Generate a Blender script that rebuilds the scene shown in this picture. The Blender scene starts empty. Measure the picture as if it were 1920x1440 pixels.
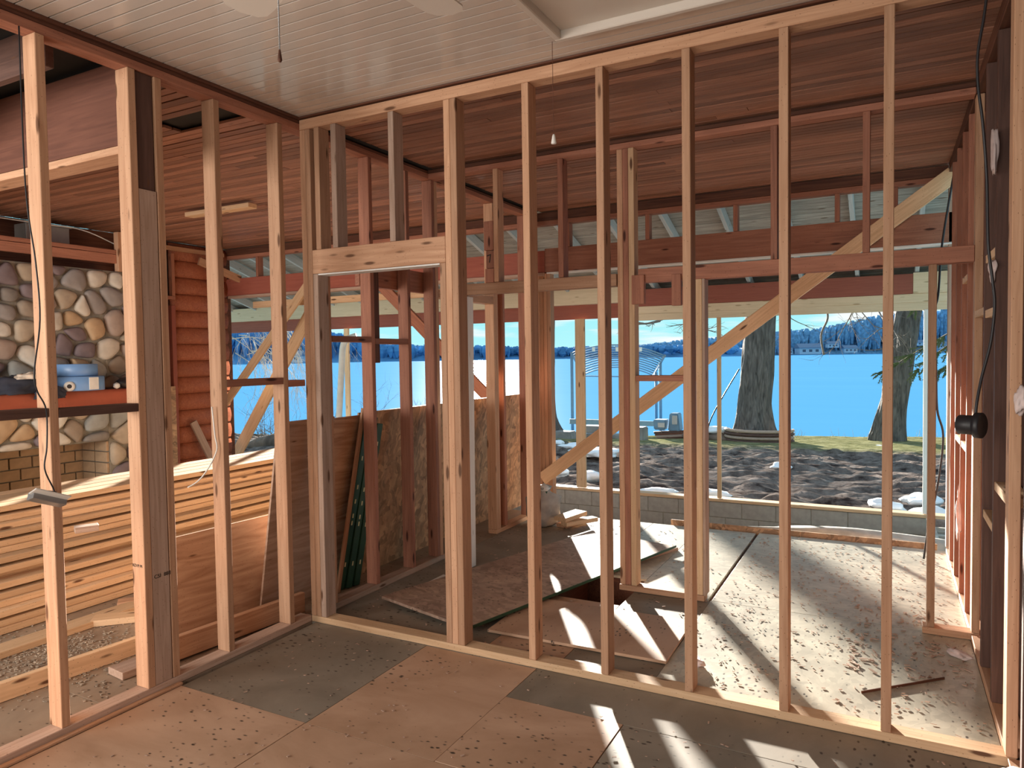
import bpy, bmesh, math, random
from mathutils import Vector, Matrix, noise
random.seed(7)
S = bpy.context.scene
COL = S.collection
rad = math.radians

# ------------------------------------------------------------------ camera
CAM = Vector((0, 0, 1.59)); F = 1340.9
yw, pt, rl = rad(27.72), rad(2.2), rad(0.848)
fwd = Vector((-math.sin(yw)*math.cos(pt), math.cos(yw)*math.cos(pt), -math.sin(pt)))
rt = Vector((math.cos(yw), math.sin(yw), 0)); up = rt.cross(fwd)
rt2 = math.cos(rl)*rt - math.sin(rl)*up; up2 = rt2.cross(fwd)
cam = bpy.data.cameras.new('camera'); cam.sensor_width = 36; cam.lens = F/1920*36
cam.clip_start = 0.05; cam.clip_end = 3000
co = bpy.data.objects.new('camera', cam); COL.objects.link(co)
co.matrix_world = Matrix(((rt2.x, up2.x, -fwd.x, CAM.x), (rt2.y, up2.y, -fwd.y, CAM.y), (rt2.z, up2.z, -fwd.z, CAM.z), (0, 0, 0, 1)))
S.camera = co

# ------------------------------------------------------------------ world, sun, fill, exposure
EXPO, SUN_E, SKY_E, FILL_E = 0.0, 30.0, 1.0, 104.0
S.view_settings.view_transform = 'Standard'; S.view_settings.look = 'None'
S.view_settings.gamma = 1; S.view_settings.use_curve_mapping = False
S.view_settings.exposure = EXPO
W = bpy.data.worlds.new('sky'); S.world = W; W.use_nodes = True
wn, wl = W.node_tree.nodes, W.node_tree.links
wn.clear()
tc = wn.new('ShaderNodeTexCoord'); sp = wn.new('ShaderNodeSeparateXYZ'); wl.new(tc.outputs['Generated'], sp.inputs[0])
cr = wn.new('ShaderNodeValToRGB'); wl.new(sp.outputs['Z'], cr.inputs[0])
cr.color_ramp.elements[0].position = 0.0; cr.color_ramp.elements[0].color = (0.50, 0.97, 1.0, 1)
cr.color_ramp.elements[1].position = 1.0; cr.color_ramp.elements[1].color = (0.30, 0.48, 0.80, 1)
e = cr.color_ramp.elements.new(0.08); e.color = (0.34, 0.88, 0.98, 1)
mp = wn.new('ShaderNodeMapping'); mp.inputs['Scale'].default_value = (4, 4, 38); wl.new(tc.outputs['Generated'], mp.inputs[0])
nz = wn.new('ShaderNodeTexNoise'); nz.inputs['Scale'].default_value = 1.6; nz.inputs['Detail'].default_value = 7; wl.new(mp.outputs[0], nz.inputs[0])
c2 = wn.new('ShaderNodeValToRGB'); c2.color_ramp.elements[0].position = 0.47; c2.color_ramp.elements[1].position = 0.62
wl.new(nz.outputs['Fac'], c2.inputs[0])
mx = wn.new('ShaderNodeMix'); mx.data_type = 'RGBA'; wl.new(c2.outputs[0], mx.inputs[0]); wl.new(cr.outputs[0], mx.inputs[6]); mx.inputs[7].default_value = (0.95, 1.0, 1.0, 1)
bg = wn.new('ShaderNodeBackground'); bg.inputs[1].default_value = SKY_E; wl.new(mx.outputs[2], bg.inputs[0])
wo = wn.new('ShaderNodeOutputWorld'); wl.new(bg.outputs[0], wo.inputs[0])
sun = bpy.data.lights.new('sun', 'SUN'); sun.energy = SUN_E; sun.angle = rad(0.9); sun.color = (1.0, 0.93, 0.82)
so = bpy.data.objects.new('sun', sun); COL.objects.link(so)
az, el = rad(30.3), rad(8.5)
sd = Vector((-math.sin(az)*math.cos(el), math.cos(az)*math.cos(el), math.sin(el)))
so.rotation_euler = sd.to_track_quat('Z', 'Y').to_euler()
def area(name, loc, look, sx, sy, e, colr):
    l = bpy.data.lights.new(name, 'AREA'); l.shape = 'RECTANGLE'; l.size = sx; l.size_y = sy; l.energy = e; l.color = colr
    o = bpy.data.objects.new(name, l); COL.objects.link(o); o.location = loc
    o.rotation_euler = (Vector(loc)-Vector(look)).to_track_quat('Z', 'Y').to_euler()
area('rear_fill_light', (-1.4, -2.6, 1.7), (-1.6, 3, .9), 3.2, 2.2, FILL_E, (1.0, 0.92, 0.84))  # unseen warm fill panel, added behind the camera to brighten the framing
area('left_room_fill_light', (-5.2, -1.6, 1.7), (-5.6, 4, 0.9), 3.0, 1.8, FILL_E*2.4, (1.0, 0.92, 0.84))  # second added fill panel, out of view, brightens the left room

# ------------------------------------------------------------------ materials
MATS = {}
def newmat(n):
    m = bpy.data.materials.new(n); m.use_nodes = True; nt = m.node_tree
    b = nt.nodes['Principled BSDF']; MATS[n] = m
    return m, nt, b
def plain(n, c, rough=0.6, metal=0, var=0.08, scale=9, bump=0.0):
    m, nt, b = newmat(n); N, L = nt.nodes, nt.links
    t = N.new('ShaderNodeTexCoord'); z = N.new('ShaderNodeTexNoise'); z.inputs['Scale'].default_value = scale; z.inputs['Detail'].default_value = 5
    L.new(t.outputs['Object'], z.inputs[0])
    r = N.new('ShaderNodeValToRGB'); L.new(z.outputs['Fac'], r.inputs[0])
    r.color_ramp.elements[0].position = .3; r.color_ramp.elements[1].position = .7
    r.color_ramp.elements[0].color = tuple(max(0, x*(1-var)) for x in c)+(1,); r.color_ramp.elements[1].color = tuple(min(1, x*(1+var)) for x in c)+(1,)
    L.new(r.outputs[0], b.inputs['Base Color']); b.inputs['Roughness'].default_value = rough; b.inputs['Metallic'].default_value = metal
    if bump:
        bp = N.new('ShaderNodeBump'); bp.inputs['Strength'].default_value = bump; bp.inputs['Distance'].default_value = 0.01
        L.new(z.outputs['Fac'], bp.inputs['Height']); L.new(bp.outputs[0], b.inputs['Normal'])
    return m
def wood(n, ca, cb, knot=(0.15, 0.07, 0.035), rough=0.65, kn=0.085, vary=0.22, spec=0.3, gscale=16):
    m, nt, b = newmat(n); N, L = nt.nodes, nt.links
    t = N.new('ShaderNodeTexCoord'); oi = N.new('ShaderNodeObjectInfo')
    ml = N.new('ShaderNodeMath'); ml.operation = 'MULTIPLY'; ml.inputs[1].default_value = 57; L.new(oi.outputs['Random'], ml.inputs[0])
    ad = N.new('ShaderNodeVectorMath'); ad.operation = 'ADD'; L.new(t.outputs['Object'], ad.inputs[0]); L.new(ml.outputs[0], ad.inputs[1])
    mp = N.new('ShaderNodeMapping'); mp.inputs['Scale'].default_value = (0.9, gscale, gscale); L.new(ad.outputs[0], mp.inputs[0])
    z = N.new('ShaderNodeTexNoise'); z.inputs['Scale'].default_value = 2.2; z.inputs['Detail'].default_value = 7; z.inputs['Distortion'].default_value = 1.4; L.new(mp.outputs[0], z.inputs[0])
    r = N.new('ShaderNodeValToRGB'); L.new(z.outputs['Fac'], r.inputs[0])
    r.color_ramp.elements[0].position = .32; r.color_ramp.elements[1].position = .68
    r.color_ramp.elements[0].color = ca+(1,); r.color_ramp.elements[1].color = cb+(1,)
    mk = N.new('ShaderNodeMapping'); mk.inputs['Scale'].default_value = (3.1, 13, 13); L.new(ad.outputs[0], mk.inputs[0])
    v = N.new('ShaderNodeTexVoronoi'); v.inputs['Scale'].default_value = 1.0; L.new(mk.outputs[0], v.inputs[0])
    k = N.new('ShaderNodeValToRGB'); k.color_ramp.elements[0].position = kn; k.color_ramp.elements[1].position = kn+0.07
    k.color_ramp.elements[0].color = (0, 0, 0, 1); k.color_ramp.elements[1].color = (1, 1, 1, 1); L.new(v.outputs['Distance'], k.inputs[0])
    mx = N.new('ShaderNodeMix'); mx.data_type = 'RGBA'; L.new(k.outputs[0], mx.inputs[0]); mx.inputs[6].default_value = knot+(1,); L.new(r.outputs[0], mx.inputs[7])
    md = N.new('ShaderNodeMapping'); md.inputs['Scale'].default_value = (7, 21, 21); md.inputs['Location'].default_value = (3.3, 1.7, 9.1); L.new(ad.outputs[0], md.inputs[0])
    vd = N.new('ShaderNodeTexVoronoi'); L.new(md.outputs[0], vd.inputs[0]); kd = N.new('ShaderNodeValToRGB'); kd.color_ramp.elements[0].position = .07; kd.color_ramp.elements[1].position = .12; L.new(vd.outputs['Distance'], kd.inputs[0])
    mxd = N.new('ShaderNodeMix'); mxd.data_type = 'RGBA'; L.new(kd.outputs[0], mxd.inputs[0]); mxd.inputs[6].default_value = knot+(1,); L.new(mx.outputs[2], mxd.inputs[7]); mx = mxd
    hs = N.new('ShaderNodeHueSaturation'); mr = N.new('ShaderNodeMapRange'); L.new(oi.outputs['Random'], mr.inputs[0])
    mr.inputs[3].default_value = 1-vary; mr.inputs[4].default_value = 1+vary*0.6; L.new(mr.outputs[0], hs.inputs['Value']); L.new(mx.outputs[2], hs.inputs['Color'])
    L.new(hs.outputs[0], b.inputs['Base Color'])
    b.inputs['Roughness'].default_value = rough; b.inputs['Specular IOR Level'].default_value = spec
    bp = N.new('ShaderNodeBump'); bp.inputs['Strength'].default_value = 0.15; bp.inputs['Distance'].default_value = 0.004
    L.new(z.outputs['Fac'], bp.inputs['Height']); L.new(bp.outputs[0], b.inputs['Normal'])
    return m
def sheet(n, ca, cb, flake=0.0, spots=0.5, rough=0.55, grain=(3, 3, 3), spec=0.4, sc=(0.05, 0.035, 0.025), lines=0):
    m, nt, b = newmat(n); N, L = nt.nodes, nt.links
    t = N.new('ShaderNodeTexCoord'); oi = N.new('ShaderNodeObjectInfo')
    ml = N.new('ShaderNodeMath'); ml.operation = 'MULTIPLY'; ml.inputs[1].default_value = 31; L.new(oi.outputs['Random'], ml.inputs[0])
    ad = N.new('ShaderNodeVectorMath'); ad.operation = 'ADD'; L.new(t.outputs['Object'], ad.inputs[0]); L.new(ml.outputs[0], ad.inputs[1])
    mp = N.new('ShaderNodeMapping'); mp.inputs['Scale'].default_value = grain; L.new(ad.outputs[0], mp.inputs[0])
    z = N.new('ShaderNodeTexNoise'); z.inputs['Scale'].default_value = 1.2; z.inputs['Detail'].default_value = 9; z.inputs['Roughness'].default_value = .62; z.inputs['Distortion'].default_value = .6; L.new(mp.outputs[0], z.inputs[0])
    r = N.new('ShaderNodeValToRGB'); L.new(z.outputs['Fac'], r.inputs[0])
    r.color_ramp.elements[0].position = .33; r.color_ramp.elements[1].position = .66
    r.color_ramp.elements[0].color = ca+(1,); r.color_ramp.elements[1].color = cb+(1,)
    out = r.outputs[0]
    if flake:
        mf = N.new('ShaderNodeMapping'); mf.inputs['Scale'].default_value = (34, 13, 34); mf.inputs['Rotation'].default_value = (0, 0, .5)
        zz = N.new('ShaderNodeTexNoise'); zz.inputs['Scale'].default_value = 5; L.new(ad.outputs[0], zz.inputs[0])
        a2 = N.new('ShaderNodeVectorMath'); a2.operation = 'ADD'; L.new(ad.outputs[0], a2.inputs[0]); 
        s2 = N.new('ShaderNodeVectorMath'); s2.operation = 'SCALE'; s2.inputs['Scale'].default_value = .25; L.new(zz.outputs['Color'], s2.inputs[0]); L.new(s2.outputs[0], a2.inputs[1])
        L.new(a2.outputs[0], mf.inputs[0])
        v = N.new('ShaderNodeTexVoronoi'); v.inputs['Scale'].default_value = 1.0; L.new(mf.outputs[0], v.inputs[0])
        bw = N.new('ShaderNodeRGBToBW'); L.new(v.outputs['Color'], bw.inputs[0])
        rr = N.new('ShaderNodeMapRange'); L.new(bw.outputs[0], rr.inputs[0]); rr.inputs[3].default_value = 1-flake; rr.inputs[4].default_value = 1+flake*.6
        h = N.new('ShaderNodeHueSaturation'); L.new(rr.outputs[0], h.inputs['Value']); L.new(out, h.inputs['Color']); out = h.outputs[0]
    if lines:
        w = N.new('ShaderNodeTexWave'); w.bands_direction = 'X'; w.inputs['Scale'].default_value = lines; w.wave_profile = 'SIN'; w.inputs['Distortion'].default_value = .0
        L.new(t.outputs['Object'], w.inputs[0])
        q = N.new('ShaderNodeValToRGB'); q.color_ramp.elements[0].position = .0; q.color_ramp.elements[1].position = .004; q.color_ramp.elements[0].color = (.35, .3, .25, 1); L.new(w.outputs['Fac'], q.inputs[0])
        mm = N.new('ShaderNodeMix'); mm.data_type = 'RGBA'; mm.blend_type = 'MULTIPLY'; mm.inputs[0].default_value = 1; L.new(out, mm.inputs[6]); L.new(q.outputs[0], mm.inputs[7]); out = mm.outputs[2]
    if spots:
        ms = N.new('ShaderNodeMapping'); ms.inputs['Scale'].default_value = (34, 19, 19); ms.inputs['Rotation'].default_value = (0, 0, .7); L.new(ad.outputs[0], ms.inputs[0])
        v2 = N.new('ShaderNodeTexVoronoi'); v2.inputs['Scale'].default_value = 1; L.new(ms.outputs[0], v2.inputs[0])
        n3 = N.new('ShaderNodeTexNoise'); n3.inputs['Scale'].default_value = 2.0; L.new(ad.outputs[0], n3.inputs[0])
        m3 = N.new('ShaderNodeMath'); m3.operation = 'MULTIPLY_ADD'; L.new(n3.outputs['Fac'], m3.inputs[0]); m3.inputs[1].default_value = -1.5*spots; m3.inputs[2].default_value = spots*0.75
        m4 = N.new('ShaderNodeMath'); m4.operation = 'ADD'; L.new(v2.outputs['Distance'], m4.inputs[0]); L.new(m3.outputs[0], m4.inputs[1])
        n5 = N.new('ShaderNodeTexNoise'); n5.inputs['Scale'].default_value = 60; L.new(ad.outputs[0], n5.inputs[0])
        m5 = N.new('ShaderNodeMath'); m5.operation = 'MULTIPLY_ADD'; L.new(n5.outputs['Fac'], m5.inputs[0]); m5.inputs[1].default_value = .22; L.new(m4.outputs[0], m5.inputs[2])
        k = N.new('ShaderNodeValToRGB'); k.color_ramp.elements[0].position = .17; k.color_ramp.elements[1].position = .30; L.new(m5.outputs[0], k.inputs[0])
        mx = N.new('ShaderNodeMix'); mx.data_type = 'RGBA'; L.new(k.outputs[0], mx.inputs[0]); mx.inputs[6].default_value = sc+(1,); L.new(out, mx.inputs[7]); out = mx.outputs[2]
    L.new(out, b.inputs['Base Color']); b.inputs['Roughness'].default_value = rough; b.inputs['Specular IOR Level'].default_value = spec
    bp = N.new('ShaderNodeBump'); bp.inputs['Strength'].default_value = 0.2; bp.inputs['Distance'].default_value = 0.004
    L.new(z.outputs['Fac'], bp.inputs['Height']); L.new(bp.outputs[0], b.inputs['Normal'])
    return m
PINE = wood('pine', (0.46, 0.25, 0.145), (0.60, 0.36, 0.225))
PINE_L = wood('pine_fresh', (0.66, 0.43, 0.25), (0.80, 0.56, 0.35))
PINE_G = wood('pine_weathered', (0.40, 0.27, 0.20), (0.54, 0.39, 0.31))
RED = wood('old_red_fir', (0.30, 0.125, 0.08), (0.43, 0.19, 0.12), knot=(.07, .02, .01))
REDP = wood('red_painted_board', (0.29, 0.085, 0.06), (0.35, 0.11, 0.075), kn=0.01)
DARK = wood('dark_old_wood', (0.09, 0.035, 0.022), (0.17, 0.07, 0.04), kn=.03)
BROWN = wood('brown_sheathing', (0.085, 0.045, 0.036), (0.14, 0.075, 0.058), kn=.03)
BEAMF = wood('dark_beam_plywood', (0.115, 0.045, 0.03), (0.16, 0.065, 0.042), kn=.01)
CEILW = wood('fir_ceiling_strip', (0.27, 0.125, 0.08), (0.42, 0.21, 0.14), rough=.5, kn=.02, vary=.38, spec=.35)
BEIGE = wood('beige_painted_board', (0.66, 0.53, 0.36), (0.74, 0.61, 0.44), knot=(.45, .33, .2), vary=.08)
WHITEW = wood('white_painted_or_lit_wood', (0.72, 0.72, 0.70), (0.80, 0.80, 0.78), knot=(.5, .45, .4), kn=.03, vary=.05)  # white paint on the board; stands for light on other pieces
DECKG = wood('grey_roof_board', (0.22, 0.21, 0.19), (0.42, 0.41, 0.38), knot=(.12, .08, .05), vary=.15)
RAFT = wood('grey_painted_rafter', (0.42, 0.46, 0.48), (0.52, 0.56, 0.58), kn=.02, vary=.1)
SIDING = wood('red_log_siding', (0.30, 0.09, 0.05), (0.44, 0.155, 0.08), kn=.02, vary=.12, rough=.5)
WCEIL = plain('white_ceiling_paint', (0.62, 0.55, 0.49), rough=.15, var=.03, scale=3)
WTRIM = plain('white_trim_paint', (0.66, 0.60, 0.53), rough=.35, var=.03, scale=3)
OSB = sheet('osb', (0.38, 0.23, 0.13), (0.58, 0.38, 0.22), flake=.55, spots=0, grain=(6, 6, 6))
OSBF = sheet('osb_floor', (0.37, 0.34, 0.275), (0.56, 0.52, 0.42), flake=.22, spots=.36, grain=(2, 2, 2), rough=.42, spec=.6)
OSBD = sheet('osb_dirty', (0.30, 0.20, 0.155), (0.46, 0.33, 0.25), flake=.35, spots=.12, grain=(4, 4, 4))
PLYT = sheet('plywood_tan', (0.40, 0.25, 0.16), (0.54, 0.36, 0.25), spots=.42, grain=(2.5, 1.2, 2.5))
PLYG = sheet('plywood_grey', (0.19, 0.165, 0.13), (0.29, 0.25, 0.20), spots=.42, grain=(2.2, 1.4, 2))
PLYW = wood('plywood_veneer', (0.36, 0.19, 0.11), (0.62, 0.40, 0.26), kn=.04, gscale=7)
PLYW2 = wood('plywood_grey_veneer', (0.34, 0.22, 0.15), (0.52, 0.37, 0.28), kn=.02, gscale=9)
DIRTF = sheet('dirty_floor', (0.24, 0.17, 0.12), (0.38, 0.29, 0.21), spots=.35, grain=(2, 2, 2))
BLOCK = plain('concrete_block', (0.36, 0.34, 0.31), rough=.9, var=.12, scale=14, bump=.3)
CONC = plain('rough_concrete', (0.52, 0.49, 0.44), rough=.95, var=.25, scale=7, bump=.6)
MORTAR = plain('mortar', (0.25, 0.23, 0.19), rough=.95, var=.2, scale=20, bump=.4)
BRICK = plain('firebrick', (0.42, 0.29, 0.18), rough=.85, var=.15, scale=12, bump=.2)
SOOT_SHADE = plain('soot_and_shade_black', (0.03, 0.028, 0.026), rough=.95)  # soot on the bricks, black for shade in the voids
ORANGE = plain('orange_cloth', (0.72, 0.20, 0.11), rough=.75, var=.05)
BLUE = plain('blue_plastic', (0.17, 0.33, 0.62), rough=.35, var=.04)
BLACK = plain('black_plastic', (0.018, 0.018, 0.022), rough=.45, var=.1)
NAVY = plain('dark_fabric', (0.035, 0.04, 0.06), rough=.9, var=.3, scale=6)
CREAM = plain('cream_fabric', (0.62, 0.52, 0.42), rough=.9, var=.35, scale=14)
RUBBLE = plain('plaster_crumbs', (0.36, 0.29, 0.22), rough=.95, var=.4, scale=14)
PAPER = plain('white_plastic', (0.75, 0.74, 0.70), rough=.5)
GREYM = plain('grey_metal', (0.35, 0.36, 0.37), rough=.4, metal=.7)
GALV = plain('galvanised_duct', (0.40, 0.40, 0.38), rough=.45, metal=.6)
GREEN = plain('dark_green_coating', (0.018, 0.07, 0.035), rough=.5, var=.2)
YEL = plain('pale_yellow_print', (0.70, 0.66, 0.38), rough=.6)
INK = plain('black_ink', (0.03, 0.025, 0.02), rough=.8)
STEEL = plain('blue_grey_steel', (0.16, 0.27, 0.38), rough=.5, metal=.3)
BAG = plain('woven_bag', (0.36, 0.33, 0.30), rough=.6, var=.3, scale=9, bump=.5)
INSUL = plain('pink_insulation', (0.72, 0.60, 0.58), rough=1, var=.15, scale=20, bump=.5)
SNOW = plain('snow', (0.86, 0.90, 0.95), rough=.6, var=.04)
BARK = plain('bark', (0.13, 0.115, 0.105), rough=.95, var=.6, scale=5, bump=1.0)
_n = BARK.node_tree.nodes; _m = _n.new('ShaderNodeMapping'); _m.inputs['Scale'].default_value = (2.6, 2.6, .42)
_z = [q for q in _n if q.type == 'TEX_NOISE'][0]; _t = [q for q in _n if q.type == 'TEX_COORD'][0]; BARK.node_tree.links.new(_t.outputs['Object'], _m.inputs[0]); BARK.node_tree.links.new(_m.outputs[0], _z.inputs[0])
_z.inputs['Detail'].default_value = 8; _z.inputs['Distortion'].default_value = .8
[q for q in _n if q.type == 'BUMP'][0].inputs['Distance'].default_value = .06
TWIG = plain('twig', (0.20, 0.16, 0.13), rough=.9, var=.2)
TWIGL = plain('pale_twig', (0.50, 0.44, 0.36), rough=.9, var=.2)
NEEDLE = plain('evergreen_needles', (0.10, 0.13, 0.05), rough=.8, var=.4, scale=3)
SOIL = plain('churned_soil', (0.17, 0.115, 0.085), rough=.95, var=.55, scale=2.2, bump=.9)
STONEG = plain('landscape_stone', (0.26, 0.245, 0.235), rough=.9, var=.25, scale=3, bump=.5)
FARW = plain('hazed_bare_woods', (0.09, 0.26, 0.50), rough=1, var=.35, scale=.05)  # blue haze of the distance is put into this colour
FARW2 = plain('hazed_bare_woods_pale', (0.16, 0.33, 0.52), rough=1, var=.35, scale=.3)  # paler haze put into the colour of the farther hill
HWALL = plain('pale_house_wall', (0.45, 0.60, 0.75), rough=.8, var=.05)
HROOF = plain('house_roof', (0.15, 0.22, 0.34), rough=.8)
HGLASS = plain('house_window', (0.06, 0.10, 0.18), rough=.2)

def ground_mat():
    m, nt, b = newmat('yard_ground'); N, L = nt.nodes, nt.links
    t = N.new('ShaderNodeTexCoord'); sp = N.new('ShaderNodeSeparateXYZ'); L.new(t.outputs['Object'], sp.inputs[0])
    z = N.new('ShaderNodeTexNoise'); z.inputs['Scale'].default_value = 2.6; z.inputs['Detail'].default_value = 9; z.inputs['Roughness'].default_value = .7; L.new(t.outputs['Object'], z.inputs[0])
    r = N.new('ShaderNodeValToRGB'); L.new(z.outputs['Fac'], r.inputs[0]); r.color_ramp.elements[0].position = .35; r.color_ramp.elements[1].position = .68
    r.color_ramp.elements[0].color = (.04, .028, .026, 1); r.color_ramp.elements[1].color = (.30, .25, .22, 1)  # pale end raised to stand for sunlit ridges in the soil
    g = N.new('ShaderNodeValToRGB'); L.new(z.outputs['Fac'], g.inputs[0]); g.color_ramp.elements[0].color = (.08, .085, .03, 1); g.color_ramp.elements[1].color = (.34, .32, .18, 1)
    g.color_ramp.elements[0].position = .3; g.color_ramp.elements[1].position = .7
    f = N.new('ShaderNodeMapRange'); L.new(sp.outputs['Y'], f.inputs[0]); f.inputs[1].default_value = 19; f.inputs[2].default_value = 21.5
    mx = N.new('ShaderNodeMix'); mx.data_type = 'RGBA'; L.new(f.outputs[0], mx.inputs[0]); L.new(r.outputs[0], mx.inputs[6]); L.new(g.outputs[0], mx.inputs[7])
    z2 = N.new('ShaderNodeTexNoise'); z2.inputs['Scale'].default_value = .8; z2.inputs['Detail'].default_value = 6; L.new(t.outputs['Object'], z2.inputs[0])
    k = N.new('ShaderNodeValToRGB'); L.new(z2.outputs['Fac'], k.inputs[0]); k.color_ramp.elements[0].position = .72; k.color_ramp.elements[1].position = .74
    m2 = N.new('ShaderNodeMix'); m2.data_type = 'RGBA'; L.new(k.outputs[0], m2.inputs[0]); L.new(mx.outputs[2], m2.inputs[6]); m2.inputs[7].default_value = (.8, .85, .9, 1)
    L.new(m2.outputs[2], b.inputs['Base Color']); b.inputs['Roughness'].default_value = 1.0; b.inputs['Specular IOR Level'].default_value = 0.0
    bp = N.new('ShaderNodeBump'); bp.inputs['Strength'].default_value = .8; bp.inputs['Distance'].default_value = .05; L.new(z.outputs['Fac'], bp.inputs['Height']); L.new(bp.outputs[0], b.inputs['Normal'])
    return m
GROUND = ground_mat()
def lake_mat():
    m, nt, b = newmat('lake_ice'); N, L = nt.nodes, nt.links
    t = N.new('ShaderNodeTexCoord'); mp = N.new('ShaderNodeMapping'); mp.inputs['Scale'].default_value = (.01, .05, 1); L.new(t.outputs['Object'], mp.inputs[0])
    z = N.new('ShaderNodeTexNoise'); z.inputs['Scale'].default_value = 3; z.inputs['Detail'].default_value = 6; L.new(mp.outputs[0], z.inputs[0])
    r = N.new('ShaderNodeValToRGB'); L.new(z.outputs['Fac'], r.inputs[0]); r.color_ramp.elements[0].color = (.060, .26, .50, 1); r.color_ramp.elements[1].color = (.075, .29, .54, 1)
    N.remove(b); df = N.new('ShaderNodeBsdfDiffuse'); gl = N.new('ShaderNodeBsdfGlossy'); gl.inputs['Roughness'].default_value = .27; ms = N.new('ShaderNodeMixShader'); ms.inputs[0].default_value = .07
    L.new(r.outputs[0], df.inputs[0]); L.new(df.outputs[0], ms.inputs[1]); L.new(gl.outputs[0], ms.inputs[2]); L.new(ms.outputs[0], N['Material Output'].inputs[0])
    return m
LAKE = lake_mat()
def stone_mat():
    m, nt, b = newmat('field_stone'); N, L = nt.nodes, nt.links
    oi = N.new('ShaderNodeObjectInfo'); r = N.new('ShaderNodeValToRGB'); r.color_ramp.interpolation = 'CONSTANT'; L.new(oi.outputs['Random'], r.inputs[0])
    cs = [(q[0], q[1]*1.08, q[2]*1.2) for q in [(.30, .22, .15), (.44, .33, .22), (.24, .20, .16), (.50, .32, .17), (.30, .25, .21), (.58, .48, .36), (.20, .14, .13), (.38, .27, .20), (.33, .31, .26), (.66, .58, .46)]]
    els = r.color_ramp.elements; els[0].color = cs[0]+(1,); els[1].position = .9; els[1].color = cs[9]+(1,)
    for i in range(1, 9):
        e_ = els.new(i/10); e_.color = cs[i]+(1,)
    t = N.new('ShaderNodeTexCoord'); z = N.new('ShaderNodeTexNoise'); z.inputs['Scale'].default_value = 12; z.inputs['Detail'].default_value = 6; L.new(t.outputs['Object'], z.inputs[0])
    mr = N.new('ShaderNodeMapRange'); L.new(z.outputs['Fac'], mr.inputs[0]); mr.inputs[3].default_value = .7; mr.inputs[4].default_value = 1.3
    h = N.new('ShaderNodeHueSaturation'); L.new(mr.outputs[0], h.inputs['Value']); L.new(r.outputs[0], h.inputs['Color']); L.new(h.outputs[0], b.inputs['Base Color'])
    b.inputs['Roughness'].default_value = .8
    bp = N.new('ShaderNodeBump'); bp.inputs['Strength'].default_value = .4; bp.inputs['Distance'].default_value = .01; L.new(z.outputs['Fac'], bp.inputs['Height']); L.new(bp.outputs[0], b.inputs['Normal'])
    return m
STONE = stone_mat()

# ------------------------------------------------------------------ helpers
def tag(o, label=None, cat=None, group=None, kind=None):
    if label: o['label'] = label
    if cat: o['category'] = cat
    if group: o['group'] = group
    if kind: o['kind'] = kind
    return o
def empty(name, loc=(0, 0, 0), parent=None):
    o = bpy.data.objects.new(name, None); COL.objects.link(o); o.location = loc; o.empty_display_size = .1
    if parent: o.parent = parent
    return o
def link(name, me, mat, parent=None):
    o = bpy.data.objects.new(name, me); COL.objects.link(o)
    if mat and not me.materials: me.materials.append(mat)
    if parent: setp(o, parent)
    return o
def wmat(p):
    m = Matrix.LocRotScale(p.location, p.rotation_euler if p.rotation_mode != 'QUATERNION' else p.rotation_quaternion, p.scale)
    return wmat(p.parent) @ m if p.parent else m
def setp(o, p):
    w = Matrix.LocRotScale(o.location, o.rotation_euler, o.scale)
    o.parent = p; l = wmat(p).inverted() @ w
    o.location = l.to_translation(); o.rotation_euler = l.to_euler()
BOXES = {}
def boxmesh(lx, ly, lz, mat, bev=.0025):
    k = (round(lx, 3), round(ly, 3), round(lz, 3), mat.name, bev)
    if k in BOXES: return BOXES[k]
    bm = bmesh.new(); bmesh.ops.create_cube(bm, size=1)
    bmesh.ops.scale(bm, vec=(lx, ly, lz), verts=bm.verts)
    bv = min(bev, .2*min(lx, ly, lz))
    if bv > 0: bmesh.ops.bevel(bm, geom=bm.edges[:], offset=bv, segments=1, affect='EDGES', profile=.5)
    me = bpy.data.meshes.new('board'); bm.to_mesh(me); bm.free(); me.materials.append(mat); BOXES[k] = me
    return me
def bar(name, x0, x1, y0, y1, z0, z1, mat, parent=None, bev=.0025):
    d = [abs(x1-x0), abs(y1-y0), abs(z1-z0)]; c = Vector(((x0+x1)/2, (y0+y1)/2, (z0+z1)/2))
    i = d.index(max(d))
    if i == 0: me = boxmesh(d[0], d[1], d[2], mat, bev); R = Matrix()
    elif i == 1: me = boxmesh(d[1], d[0], d[2], mat, bev); R = Matrix.Rotation(rad(90), 4, 'Z')
    else: me = boxmesh(d[2], d[1], d[0], mat, bev); R = Matrix.Rotation(rad(-90), 4, 'Y')
    o = link(name, me, None); o.location = c; o.rotation_euler = R.to_euler()
    if parent: setp(o, parent)
    return o
def beam(name, a, b, w, t, mat, parent=None, wd=(0, 0, 1), bev=.0025):
    a, b = Vector(a), Vector(b); X = (b-a).normalized(); Z = X.cross(Vector(wd)).normalized(); Y = Z.cross(X)
    me = boxmesh((b-a).length, w, t, mat, bev); o = link(name, me, None); o.location = (a+b)/2
    o.rotation_euler = Matrix((X, Y, Z)).transposed().to_euler()
    if parent: setp(o, parent)
    return o
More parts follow.
